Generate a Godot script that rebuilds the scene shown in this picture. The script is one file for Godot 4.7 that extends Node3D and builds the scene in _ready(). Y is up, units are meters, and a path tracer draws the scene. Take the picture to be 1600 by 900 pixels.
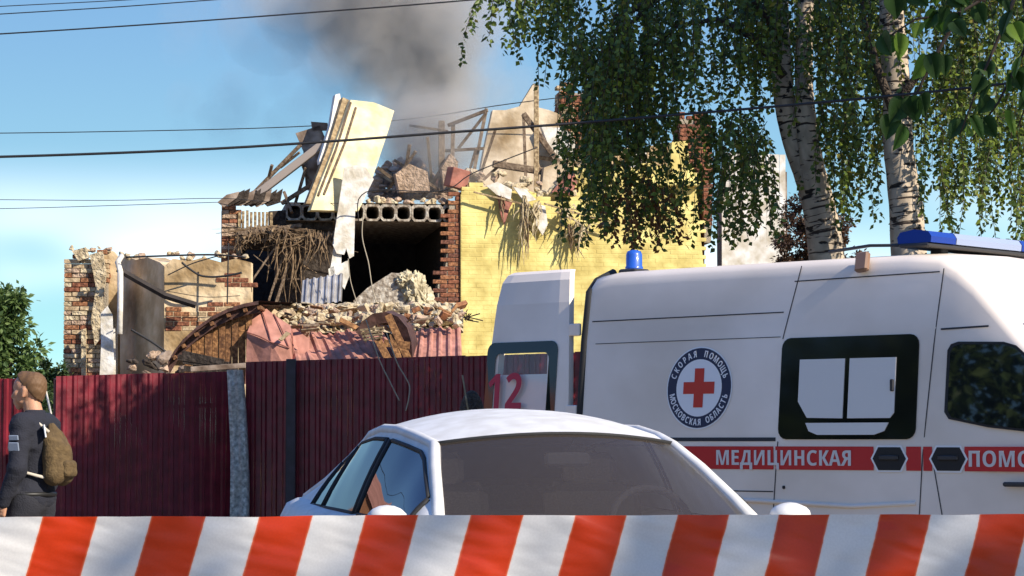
extends Node3D
# A street closed off by barrier tape: a sedan, an ambulance, a metal fence and a ruined brick house behind.

const F := 4000.0          # focal length in pixels of a 1600 px wide picture
const EYE := Vector3(0, 1.33, 0)
const PITCH := 0.0599      # camera looks up slightly

var M := {}
var rng := RandomNumberGenerator.new()
var used := {}

# ---------------------------------------------------------------- mesh builder
class MB:
	var v := PackedVector3Array()
	var uv := PackedVector2Array()
	var col := PackedColorArray()
	func tri(a: Vector3, b: Vector3, c: Vector3) -> void:
		v.append(a); v.append(b); v.append(c)
	func quad(a: Vector3, b: Vector3, c: Vector3, d: Vector3) -> void:
		tri(a, b, c); tri(a, c, d)
	func quv(a: Vector2, b: Vector2, c: Vector2, d: Vector2) -> void:
		for p in [a, b, c, a, c, d]:
			uv.append(p)
	func box(t: Transform3D, s: Vector3) -> void:
		var p := []
		for i in 8:
			p.append(t * Vector3((-0.5 if i & 1 == 0 else 0.5) * s.x, (-0.5 if i & 2 == 0 else 0.5) * s.y, (-0.5 if i & 4 == 0 else 0.5) * s.z))
		for q in [[0, 2, 3, 1], [4, 5, 7, 6], [0, 1, 5, 4], [2, 6, 7, 3], [0, 4, 6, 2], [1, 3, 7, 5]]:
			quad(p[q[0]], p[q[1]], p[q[2]], p[q[3]])
	func cbox(t: Transform3D, s: Vector3, b: float) -> void:   # box with chamfered edges
		var h := s * 0.5
		var rings := []
		for k in 4:
			var y: float = [-h.y, -h.y + b, h.y - b, h.y][k]
			var ins: float = b if k == 0 or k == 3 else 0.0
			var hx: float = h.x - ins
			var hz: float = h.z - ins
			var r := PackedVector3Array()
			for c in [[-1, -1, 0], [1, -1, 1], [1, 1, 0], [-1, 1, 1]]:
				var sx: float = c[0]
				var sz: float = c[1]
				var p1 := Vector3(sx * hx, y, sz * (hz - b))
				var p2 := Vector3(sx * (hx - b), y, sz * hz)
				if c[2] == 0:
					r.append(t * p1); r.append(t * p2)
				else:
					r.append(t * p2); r.append(t * p1)
			rings.append(r)
		loft(rings, true, true, true)
	func loft(rings: Array, closed: bool, cap0 := false, cap1 := false) -> void:
		for i in rings.size() - 1:
			var a: PackedVector3Array = rings[i]
			var b: PackedVector3Array = rings[i + 1]
			var n := a.size()
			for k in (n if closed else n - 1):
				var k2 := (k + 1) % n
				quad(a[k], b[k], b[k2], a[k2])
		for e in 2:
			if (e == 0 and cap0) or (e == 1 and cap1):
				var r: PackedVector3Array = rings[0] if e == 0 else rings[-1]
				var m := Vector3.ZERO
				for p in r:
					m += p
				m /= r.size()
				for k in r.size():
					if e == 0:
						tri(m, r[k], r[(k + 1) % r.size()])
					else:
						tri(m, r[(k + 1) % r.size()], r[k])
	func tube(pts: PackedVector3Array, rad: Variant, n := 6, cap := true) -> void:
		var rings := []
		var side := Vector3.ZERO
		for i in pts.size():
			var d := (pts[mini(i + 1, pts.size() - 1)] - pts[maxi(i - 1, 0)]).normalized()
			if side == Vector3.ZERO:
				side = d.cross(Vector3.UP if absf(d.y) < 0.9 else Vector3.RIGHT).normalized()
			side = (side - d * side.dot(d)).normalized()
			var other := d.cross(side)
			var r: float = rad[i] if rad is Array or rad is PackedFloat32Array else rad
			var ring := PackedVector3Array()
			for k in n:
				var a := TAU * k / n
				ring.append(pts[i] + (side * cos(a) + other * sin(a)) * r)
			rings.append(ring)
		loft(rings, true, cap, cap)
	func poly(pts: PackedVector3Array, nrm: Vector3, thick: float) -> void:   # flat outline given depth behind it
		var r := nrm.cross(Vector3.UP if absf(nrm.y) < 0.95 else Vector3.BACK).normalized()
		var u := r.cross(nrm)
		var p2 := PackedVector2Array()
		for p in pts:
			p2.append(Vector2(p.dot(r), p.dot(u)))
		var idx := Geometry2D.triangulate_polygon(p2)
		var off := -nrm.normalized() * thick
		for i in range(0, idx.size(), 3):
			tri(pts[idx[i]], pts[idx[i + 1]], pts[idx[i + 2]])
			if thick > 0.0:
				tri(pts[idx[i]] + off, pts[idx[i + 2]] + off, pts[idx[i + 1]] + off)
		if thick > 0.0:
			for i in pts.size():
				var j := (i + 1) % pts.size()
				quad(pts[i], pts[j], pts[j] + off, pts[i] + off)
	func centre() -> Vector3:
		var lo := v[0]
		var hi := v[0]
		for p in v:
			lo = lo.min(p)
			hi = hi.max(p)
		return Vector3((lo.x + hi.x) / 2, lo.y, (lo.z + hi.z) / 2)
	func done(smooth := false, off := Vector3.ZERO) -> ArrayMesh:
		if off != Vector3.ZERO:
			for i in v.size():
				v[i] -= off
		if smooth:
			var st := SurfaceTool.new()
			st.begin(Mesh.PRIMITIVE_TRIANGLES)
			st.set_smooth_group(0)
			for i in v.size():
				if uv.size():
					st.set_uv(uv[i])
				if col.size():
					st.set_color(col[i])
				st.add_vertex(v[i])
			st.generate_normals()
			return st.commit()
		var nr := PackedVector3Array()
		nr.resize(v.size())
		for i in range(0, v.size(), 3):
			var n := (v[i + 2] - v[i]).cross(v[i + 1] - v[i]).normalized()
			if n == Vector3.ZERO:
				n = Vector3.UP
			nr[i] = n; nr[i + 1] = n; nr[i + 2] = n
		var arr := []
		arr.resize(Mesh.ARRAY_MAX)
		arr[Mesh.ARRAY_VERTEX] = v
		arr[Mesh.ARRAY_NORMAL] = nr
		if uv.size():
			arr[Mesh.ARRAY_TEX_UV] = uv
		if col.size():
			arr[Mesh.ARRAY_COLOR] = col
		var m := ArrayMesh.new()
		m.add_surface_from_arrays(Mesh.PRIMITIVE_TRIANGLES, arr)
		return m

# ---------------------------------------------------------------- scene helpers
func numbered(called: String) -> String:
	var k: int = used.get(called, 0)
	used[called] = k + 1
	return called if k == 0 else "%s_%03d" % [called, k]

func tag(o: Node, label: String, category: String, group := "", kind := "") -> Node:
	o.set_meta("label", label)
	o.set_meta("category", category)
	if group:
		o.set_meta("group", group)
	if kind:
		o.set_meta("kind", kind)
	return o

func thing(called: String, label: String, category: String, at := Vector3.ZERO, basis_ := Basis(), group := "") -> Node3D:
	var o := Node3D.new()
	o.name = numbered(called)
	o.transform = Transform3D(basis_, at)
	add_child(o)
	tag(o, label, category, group)
	return o

func part(called: String, mesh: Mesh, m: Material, parent: Node3D, at := Transform3D()) -> MeshInstance3D:
	var o := MeshInstance3D.new()
	o.name = called
	o.mesh = mesh
	o.material_override = m
	o.transform = at
	parent.add_child(o, true)
	return o

func wpart(called: String, mb: MB, m: Material, parent: Node3D, smooth := false) -> MeshInstance3D:   # built in world coordinates under a thing that only has a position
	return part(called, mb.done(smooth), m, parent, Transform3D(Basis(), -parent.position))

func single(called: String, mb: MB, m: Material, label: String, category: String, group := "", smooth := false, kind := "") -> MeshInstance3D:
	var c := mb.centre()
	var o := part(numbered(called), mb.done(smooth, c), m, self, Transform3D(Basis(), c))
	tag(o, label, category, group, kind)
	return o

func setting(called: String, mesh: Mesh, m: Material, label: String, category: String) -> MeshInstance3D:
	var o := part(numbered(called), mesh, m, self)
	tag(o, label, category, "", "structure")
	return o

func ray(px: float, py: float) -> Vector3:
	var x := (px - 800.0) / F
	var y := (450.0 - py) / F
	return Vector3(x, sin(PITCH) + y * cos(PITCH), -cos(PITCH) + y * sin(PITCH))

func P(px: float, py: float, z: float) -> Vector3:   # point seen at (px, py) that stands z metres in front of the eye
	var d := ray(px, py)
	return EYE + d * (z / -d.z)

func PL(pts: Array, z: float) -> PackedVector3Array:
	var r := PackedVector3Array()
	for p in pts:
		r.append(P(p[0], p[1], p[2] if p.size() > 2 else z))
	return r

func hit(px: float, py: float, pl: Plane) -> Vector3:
	var d := ray(px, py)
	var r = pl.intersects_ray(EYE, d)
	return r if r != null else EYE + d * 44.0

func hits(pts: Array, pl: Plane) -> PackedVector3Array:
	var r := PackedVector3Array()
	for p in pts:
		r.append(hit(p[0], p[1], pl))
	return r

func px_of(w: Vector3) -> Vector2:
	var d := w - EYE
	var fz := -d.z * cos(PITCH) + d.y * sin(PITCH)
	var fy := d.y * cos(PITCH) + d.z * sin(PITCH)
	return Vector2(800.0 + F * d.x / fz, 450.0 - F * fy / fz)

func along(a: Vector3, b: Vector3, roll := 0.0) -> Basis:   # y axis runs from a to b
	var y := (b - a).normalized()
	var x := y.cross(Vector3.BACK if absf(y.z) < 0.9 else Vector3.RIGHT).normalized()
	return Basis(x, y, x.cross(y)) * Basis(Vector3.UP, roll)

func beam_mb(a: Vector3, b: Vector3, w: float, h: float, roll := 0.0) -> MB:
	var mb := MB.new()
	mb.cbox(Transform3D(along(a, b, roll), (a + b) / 2), Vector3(w, a.distance_to(b), h), minf(w, h) * 0.08)
	return mb

# ---------------------------------------------------------------- materials
func noise_tex(sd: int, freq: float, lo: Color, hi: Color, oct := 4, mid := 0.5, size := 512, kind := FastNoiseLite.TYPE_SIMPLEX_SMOOTH) -> NoiseTexture2D:
	var n := FastNoiseLite.new()
	n.seed = sd
	n.noise_type = kind
	n.frequency = freq
	n.fractal_octaves = oct
	var t := NoiseTexture2D.new()
	t.width = size
	t.height = size
	t.seamless = true
	t.noise = n
	var g := Gradient.new()
	g.set_color(0, lo)
	g.set_color(1, hi)
	g.set_offset(0, maxf(0.0, mid - 0.35))
	g.set_offset(1, minf(1.0, mid + 0.35))
	t.color_ramp = g
	return t

var bump_a: NoiseTexture2D
var bump_b: NoiseTexture2D

# colours are linear, real-world base colours
func mk(called: String, c: Color, rough := 0.8, tex: Texture2D = null, scale := 1.0, bump := 0.0, metal := 0.0, coarse := false) -> StandardMaterial3D:
	var m := StandardMaterial3D.new()
	m.resource_name = called
	m.albedo_color = c.linear_to_srgb()
	m.roughness = rough
	m.metallic = metal
	if tex:
		m.albedo_texture = tex
	if bump > 0.0:
		m.heightmap_enabled = true
		m.heightmap_scale = bump
		m.heightmap_texture = bump_b if coarse else bump_a
	if tex or bump > 0.0:
		m.uv1_triplanar = true
		m.uv1_world_triplanar = true
		m.uv1_scale = Vector3.ONE * scale
	M[called] = m
	return m

func materials() -> void:
	bump_a = noise_tex(5, 0.03, Color.BLACK, Color.WHITE, 5)
	bump_b = noise_tex(6, 0.012, Color.BLACK, Color.WHITE, 5)
	var W := Color.WHITE
	var patchy := noise_tex(11, 0.012, Color(0.72, 0.70, 0.67), W, 5)
	var patchy2 := noise_tex(12, 0.02, Color(0.55, 0.50, 0.46), W, 5)
	var grain := noise_tex(13, 0.06, Color(0.80, 0.79, 0.77), W, 4)
	var pale := noise_tex(15, 0.011, Color(0.78, 0.74, 0.66), W, 5, 0.45)
	var stain := noise_tex(14, 0.009, Color(0.62, 0.56, 0.46), W, 5, 0.4)
	mk("asphalt", Color(0.33, 0.285, 0.225), 0.9, patchy2, 0.5, 0.6)
	mk("dirt", Color(0.40, 0.32, 0.225), 0.95, patchy2, 0.4, 2.0)
	mk("yellow_paint", Color(0.80, 0.70, 0.27), 0.85, pale, 0.35, 0.3)
	mk("plaster_pale", Color(0.66, 0.55, 0.41), 0.9, stain, 0.3, 0.8)
	mk("plaster_grey", Color(0.42, 0.34, 0.28), 0.9, patchy2, 0.3, 0.8)
	mk("plaster_cream", Color(0.74, 0.58, 0.37), 0.9, stain, 0.25, 1.5)
	mk("brick_red", Color(0.36, 0.14, 0.075), 0.9, patchy2, 1.3, 0.4)
	mk("brick_orange", Color(0.46, 0.21, 0.10), 0.9, patchy2, 1.5, 0.4)
	mk("brick_dark", Color(0.24, 0.10, 0.065), 0.9, patchy2, 1.7, 0.4)
	mk("brick_pale", Color(0.64, 0.49, 0.31), 0.9, patchy, 1.1, 0.6)
	mk("mortar", Color(0.42, 0.36, 0.28), 0.95, grain, 2.0, 0.8)
	mk("concrete", Color(0.56, 0.52, 0.45), 0.92, patchy2, 0.8, 1.2)
	mk("concrete_cream", Color(0.68, 0.61, 0.43), 0.92, patchy, 0.7, 2.0)
	mk("rubble_cream", Color(0.66, 0.55, 0.37), 0.95, patchy, 0.9, 2.0)
	mk("rubble_pink", Color(0.56, 0.41, 0.30), 0.95, patchy, 1.0, 2.0)
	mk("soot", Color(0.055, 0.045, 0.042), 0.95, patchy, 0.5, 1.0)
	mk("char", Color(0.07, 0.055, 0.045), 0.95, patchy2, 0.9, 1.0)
	mk("slab_cream", Color(0.84, 0.78, 0.52), 0.85, pale, 0.5, 0.8)
	mk("white_board", Color(0.80, 0.79, 0.77), 0.75, pale, 0.6, 0.5)
	mk("wood_old", Color(0.27, 0.20, 0.135), 0.85, patchy2, 1.2, 0.6)
	mk("wood_pale", Color(0.52, 0.40, 0.23), 0.85, patchy2, 1.1, 0.6)
	mk("wood_orange", Color(0.40, 0.20, 0.075), 0.8, patchy2, 1.4, 0.5)
	mk("wood_orange_dark", Color(0.29, 0.14, 0.055), 0.8, patchy2, 1.2, 0.5)
	mk("metal_red", Color(0.40, 0.15, 0.11), 0.6, patchy, 0.6, 0.5)
	mk("metal_red_dusty", Color(0.56, 0.26, 0.20), 0.85, patchy, 0.5, 0.5)
	mk("metal_brown", Color(0.11, 0.05, 0.04), 0.7, patchy2, 0.6, 0.5)
	mk("fibre", Color(0.30, 0.215, 0.13), 0.95, patchy2, 1.0)
	mk("fibre_pale", Color(0.70, 0.61, 0.40), 0.95, patchy2, 1.0)
	mk("steel_sheet", Color(0.50, 0.50, 0.52), 0.45, patchy, 0.7, 0.2, 0.6)
	mk("galvanised", Color(0.70, 0.66, 0.60), 0.5, noise_tex(21, 0.02, Color(0.55, 0.56, 0.56), W, 4), 1.6, 0.6, 0.08, true)
	mk("fence_maroon", Color(0.23, 0.012, 0.028), 0.42, patchy, 0.7, 0.25, 0.0, true)
	mk("post_dark", Color(0.035, 0.02, 0.035), 0.5, patchy, 1.0)
	mk("white_paint_siding", Color(0.80, 0.79, 0.77), 0.6, pale, 0.5)
	mk("cable", Color(0.012, 0.012, 0.014), 0.6)
	mk("wire_pale", Color(0.35, 0.30, 0.22), 0.6)
	# vehicles
	var v := mk("van_white", Color(0.90, 0.80, 0.72), 0.5, noise_tex(31, 0.006, Color(0.90, 0.89, 0.87), W, 5), 0.35)
	v.clearcoat_enabled = true
	v.clearcoat = 0.15
	v.clearcoat_roughness = 0.15
	v.metallic_specular = 0.35
	var s := mk("sedan_silver", Color(0.69, 0.69, 0.695), 0.62, noise_tex(32, 0.02, Color(0.90, 0.89, 0.87), W, 5), 0.6, 0.0, 0.0)
	s.clearcoat_enabled = true
	s.clearcoat = 0.06
	s.clearcoat_roughness = 0.2
	s.metallic_specular = 0.28
	mk("black_gloss", Color(0.006, 0.006, 0.007), 0.06)
	M.black_gloss.metallic_specular = 0.6
	mk("tinted_glass", Color(0.008, 0.010, 0.012), 0.02)
	M.tinted_glass.metallic_specular = 0.71
	mk("rubber", Color(0.012, 0.012, 0.013), 0.75)
	mk("plastic_dark", Color(0.03, 0.03, 0.034), 0.55)
	mk("cabin_trim", Color(0.016, 0.016, 0.018), 0.95)
	M.cabin_trim.metallic_specular = 0.15
	mk("seat_cloth", Color(0.14, 0.115, 0.095), 0.95, grain, 3.0)
	mk("chrome", Color(0.6, 0.6, 0.6), 0.15, null, 1.0, 0.0, 1.0)
	mk("frosted", Color(0.70, 0.67, 0.64), 0.35)
	mk("seam", Color(0.03, 0.03, 0.035), 0.8)
	mk("stripe_red", Color(0.50, 0.012, 0.018), 0.4)
	mk("sign_white", Color(0.78, 0.78, 0.80), 0.4)
	mk("letter_pale", Color(0.62, 0.60, 0.60), 0.45)
	mk("emblem_navy", Color(0.016, 0.022, 0.06), 0.4)
	mk("emblem_red", Color(0.55, 0.035, 0.018), 0.4)
	mk("number_red", Color(0.42, 0.012, 0.05), 0.4)
	var b := mk("beacon_blue", Color(0.01, 0.09, 0.50), 0.12)
	b.clearcoat_enabled = true
	mk("lens_blue", Color(0.015, 0.05, 0.30), 0.1)
	mk("lens_clear", Color(0.30, 0.36, 0.52), 0.12)
	var g := mk("clear_glass", Color(0.5, 0.52, 0.52), 0.03)
	g.transparency = BaseMaterial3D.TRANSPARENCY_ALPHA
	g.albedo_color.a = 0.08
	var d := mk("dusty_glass", Color(0.13, 0.10, 0.08), 0.05)
	d.transparency = BaseMaterial3D.TRANSPARENCY_ALPHA
	d.albedo_color.a = 0.22
	d.metallic_specular = 0.32
	var f := mk("dust_film", Color(0.34, 0.30, 0.26), 0.95)
	f.transparency = BaseMaterial3D.TRANSPARENCY_ALPHA
	f.albedo_texture = noise_tex(41, 0.09, Color(0.8, 0.78, 0.75, 0.03), Color(1, 0.98, 0.94, 0.055), 5)
	f.uv1_triplanar = true
	f.uv1_scale = Vector3.ONE * 1.1
	# person
	mk("skin", Color(0.50, 0.26, 0.16), 0.6)
	M.skin.subsurf_scatter_enabled = true
	M.skin.subsurf_scatter_strength = 0.15
	mk("hair", Color(0.17, 0.09, 0.04), 0.7, grain, 6.0)
	mk("uniform_navy", Color(0.016, 0.018, 0.032), 0.9, grain, 4.0, 0.3)
	mk("trousers_navy", Color(0.022, 0.023, 0.034), 0.9, grain, 4.0, 0.3)
	mk("boots", Color(0.01, 0.01, 0.01), 0.5)
	mk("pack_olive", Color(0.135, 0.088, 0.036), 0.9, patchy, 3.0, 0.4)
	mk("strap_pale", Color(0.50, 0.45, 0.38), 0.8)
	mk("patch_blue", Color(0.20, 0.24, 0.32), 0.8)
	# plants
	mk("twig", Color(0.05, 0.035, 0.025), 0.9)
	mk("bark_dark", Color(0.10, 0.075, 0.055), 0.9, patchy2, 2.0, 2.0)
	for a in [["leaf_birch", 0.85], ["leaf_bush", 0.8], ["leaf_brown", 0.7]]:
		var l := mk(a[0], Color.WHITE, 0.5)
		l.vertex_color_use_as_albedo = true
		l.backlight_enabled = true
		l.backlight = Color(a[1], a[1], a[1])
	for a in [["big_leaf", Color(0.030, 0.070, 0.010)], ["big_leaf_light", Color(0.10, 0.17, 0.02)], ["big_leaf_dark", Color(0.02, 0.045, 0.010)]]:
		var l := mk(a[0], a[1], 0.6)
		l.metallic_specular = 0.3
		l.backlight_enabled = true
		l.backlight = (a[1] * 1.6).linear_to_srgb()

# ---------------------------------------------------------------- scene
func _ready() -> void:
	rng.seed = 7
	# camera, sky, sun, exposure
	var cam := Camera3D.new()
	cam.name = "camera"
	cam.position = EYE
	cam.rotation.x = PITCH
	cam.fov = rad_to_deg(2.0 * atan(450.0 / F))
	cam.near = 0.05
	cam.far = 3000.0
	add_child(cam)
	var sky := ProceduralSkyMaterial.new()
	sky.sky_top_color = Color(0.085, 0.19, 0.49).linear_to_srgb()
	sky.sky_horizon_color = Color(0.45, 0.83, 0.76).linear_to_srgb()
	sky.sky_curve = 0.075
	sky.ground_bottom_color = Color(0.10, 0.09, 0.08).linear_to_srgb()
	sky.ground_horizon_color = Color(0.16, 0.15, 0.14).linear_to_srgb()
	sky.sky_cover = clouds()
	sky.sky_cover_modulate = Color(1, 1, 1, 1)
	var env := Environment.new()
	env.background_mode = Environment.BG_SKY
	env.sky = Sky.new()
	env.sky.sky_material = sky
	env.tonemap_mode = Environment.TONE_MAPPER_LINEAR
	env.tonemap_exposure = 1.45
	env.volumetric_fog_enabled = true
	env.volumetric_fog_density = 0.0
	env.sdfgi_enabled = true
	env.ssao_enabled = true
	env.ssil_enabled = true
	var we := WorldEnvironment.new()
	we.name = "surroundings"
	we.environment = env
	add_child(we)
	var sun := DirectionalLight3D.new()
	sun.name = "sun"
	sun.light_energy = 1.6
	sun.light_color = Color(1.0, 0.955, 0.88)
	sun.light_angular_distance = 0.5
	sun.shadow_enabled = true
	var to_sun := Vector3(0.79, 0.0, 0.61).normalized() * cos(deg_to_rad(33.0)) + Vector3.UP * sin(deg_to_rad(33.0))
	sun.basis = Basis.looking_at(-to_sun, Vector3.UP)
	add_child(sun)
	materials()
	# the setting
	ground()
	# large things
	house()
	left_wing()
	fence()
	siding_shed()
	neighbour_houses()
	apartment_block()
	ambulance()
	sedan()
	birches()
	bushes()
	linden()
	# smaller things
	shed()
	debris()
	person()
	barrier_tape()
	cables()
	near_branch()
	smoke()

func clouds() -> ImageTexture:   # thin bright cloud low in the sky, all the way round
	var n := FastNoiseLite.new()
	n.seed = 3
	n.frequency = 1.6
	n.fractal_octaves = 4
	var im := Image.create(1024, 512, false, Image.FORMAT_RGBAF)
	for y in 512:
		var el := PI / 2 - PI * (y + 0.5) / 512
		for x in 1024:
			var az := TAU * (x + 0.5) / 1024
			var d := Vector3(cos(az) * cos(el), sin(el) * 3.2, sin(az) * cos(el))
			var k := n.get_noise_3dv(d * 2.2 + Vector3(4, 0, 9))
			k = smoothstep(-0.25, 0.45, k) * (1.0 - smoothstep(0.055, 0.115, el)) * smoothstep(-0.05, 0.02, el)
			im.set_pixel(x, y, Color(1.0, 0.82, 0.80, k * 0.95))
	return ImageTexture.create_from_image(im)

func ground() -> void:
	var g := MB.new()
	var n := 24
	for i in n:
		for j in n:
			var x0 := -600.0 + 1200.0 * i / n
			var z0 := -600.0 + 1200.0 * j / n
			var s := 1200.0 / n
			g.quad(Vector3(x0, 0, z0), Vector3(x0, 0, z0 + s), Vector3(x0 + s, 0, z0 + s), Vector3(x0 + s, 0, z0))
	setting("ground", g.done(), M.dirt, "bare dry earth ground under the whole street", "ground")
	var r := MB.new()
	r.quad(Vector3(-60, 0.004, -20.5), Vector3(-60, 0.004, 6), Vector3(60, 0.004, 6), Vector3(60, 0.004, -20.5))
	setting("road", r.done(), M.asphalt, "dusty grey asphalt road under the parked vehicles", "road")

# ---------------------------------------------------------------- barrier tape
func barrier_tape() -> void:
	var im := Image.create(512, 384, false, Image.FORMAT_RGB8)
	var n := FastNoiseLite.new()
	n.seed = 9
	n.frequency = 0.02
	for y in 384:
		for x in 512:
			var t := fposmod(float(x) / 512.0 + 0.21 * float(y) / 384.0 * 1.0 + 0.004 * n.get_noise_2d(x, y), 1.0)
			var e: float = minf(minf(absf(t - 0.0), absf(t - 1.0)), absf(t - 0.5))
			var red := Color(0.77, 0.205, 0.03)
			var white := Color(0.87, 0.86, 0.85)
			var k := clampf((0.5 - t) / 0.006 + 0.5, 0.0, 1.0) if t < 0.75 and t > 0.25 else (1.0 if t <= 0.25 else 0.0)
			if t > 0.75 and 1.0 - t < 0.003:
				k = 0.5
			var c := white.lerp(red, k)
			if e < 0.02:
				c = c.lerp(Color(0.93, 0.72, 0.66), 0.45 * (1.0 - e / 0.02))
			im.set_pixel(x, y, c * (1.0 + 0.03 * n.get_noise_2d(x * 3.0, y * 3.0 + 900)))
	var m := StandardMaterial3D.new()
	m.resource_name = "tape_print"
	m.albedo_texture = ImageTexture.create_from_image(im)
	m.roughness = 0.38
	m.backlight_enabled = true
	m.backlight = Color(0.7, 0.7, 0.7)
	var mb := MB.new()
	var f := FastNoiseLite.new()
	f.seed = 22
	f.frequency = 1.0
	var a := Vector3(-4.6, 1.262, -1.84)
	var b := Vector3(4.4, 1.258, -3.02)
	var dir := (b - a).normalized()
	var nrm := dir.cross(Vector3.UP).normalized() * -1.0
	var nx := 900
	var ny := 18
	var grid := []
	for i in nx + 1:
		var row := PackedVector3Array()
		var s := a.distance_to(b) * i / nx
		for j in ny + 1:
			var h := 0.076 * j / ny
			var p := a + dir * s + Vector3.DOWN * h
			var w := f.get_noise_2d(s * 7.0, h * 9.0) * 0.0050 + f.get_noise_2d(s * 22.0 + 50, h * 26.0 + s * 9.0) * 0.0016 + absf(f.get_noise_2d(s * 16.0 - h * 50.0, 7.0 + h * 26.0)) * 0.0024
			w += f.get_noise_2d(s * 3.0, 40.0) * 0.012 * (h / 0.076 - 0.4) + f.get_noise_2d(s * 60.0, h * 80.0 + 5.0) * 0.0002
			p += nrm * w
			p.y += f.get_noise_2d(s * 4.0, 77.0) * 0.0022 - 0.012 * (1.0 - pow(absf(2.0 * s / 9.0 - 1.0), 2.0)) * 0.0
			row.append(p)
		grid.append(row)
	for i in nx:
		for j in ny:
			mb.quad(grid[i][j], grid[i + 1][j], grid[i + 1][j + 1], grid[i][j + 1])
			var s0 := a.distance_to(b) * i / nx / 0.1
			var s1 := a.distance_to(b) * (i + 1) / nx / 0.1
			mb.quv(Vector2(s0, float(j) / ny), Vector2(s1, float(j) / ny), Vector2(s1, float(j + 1) / ny), Vector2(s0, float(j + 1) / ny))
	single("barrier_tape", mb, m, "red and white striped plastic barrier tape stretched across the street", "tape", "", true)

# ---------------------------------------------------------------- fence
func sheet_mesh(w: float, h: float, pitch: float, depth: float) -> ArrayMesh:   # profiled metal sheet, ribs upright, base at the origin
	var mb := MB.new()
	var n := int(ceil(w / pitch - 0.05))
	var prof := []
	for i in n:
		var x := pitch * i
		for q in [[0.0, 0.0], [0.44, 0.0], [0.60, 1.0], [0.86, 1.0], [0.99, 0.0]]:
			prof.append(Vector2(x + pitch * q[0], depth * q[1]))
	prof.append(Vector2(pitch * n + 0.02, 0.0))
	var rows := 8
	for i in prof.size() - 1:
		for j in rows:
			var y0 := h * j / rows
			var y1 := h * (j + 1) / rows
			var b0 := 0.004 * sin(y0 * 3.1 + prof[i].x * 4.0)
			var b1 := 0.004 * sin(y1 * 3.1 + prof[i].x * 4.0)
			mb.quad(Vector3(prof[i].x, y0, prof[i].y + b0), Vector3(prof[i].x, y1, prof[i].y + b1), Vector3(prof[i + 1].x, y1, prof[i + 1].y + b1), Vector3(prof[i + 1].x, y0, prof[i + 1].y + b0))
	return mb.done()

func fence_run(a: Vector3, b: Vector3, h: float, label: String) -> void:
	var dir := (b - a).normalized()
	var nrm := dir.cross(Vector3.UP).normalized()
	if nrm.z < 0:
		nrm = -nrm
	var t := thing("metal_fence", label, "fence", a, Basis(dir, Vector3.UP, dir.cross(Vector3.UP)), "")
	var len_ := a.distance_to(b)
	var pitch := 0.115
	var full := sheet_mesh(pitch * 10, h, pitch, 0.022)
	var k := 0
	var s := 0.0
	while s < len_ - 0.05:
		var w := minf(pitch * 10, len_ - s)
		var mesh := full if w > pitch * 9.9 else sheet_mesh(maxf(pitch, w), h, pitch, 0.022)
		part("fence_sheet", mesh, M.fence_maroon, t, Transform3D(Basis(Vector3.UP, rng.randf_range(-0.006, 0.006)), Vector3(s, 0.03 + rng.randf_range(-0.012, 0.012), 0.003 * (k % 2))))
		if k % 2 == 0:
			var p := MB.new()
			p.cbox(Transform3D(Basis(), Vector3(s + 0.03, (h + 0.02) / 2, -0.075)), Vector3(0.06, h + 0.02, 0.06), 0.004)
			part("post", p.done(), M.post_dark, t)
		s += pitch * 10
		k += 1
	for y in [0.35, h - 0.32]:
		var r := MB.new()
		r.cbox(Transform3D(Basis(), Vector3(len_ / 2, y, -0.028)), Vector3(len_, 0.04, 0.03), 0.003)
		part("rail", r.done(), M.post_dark, t)

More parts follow.
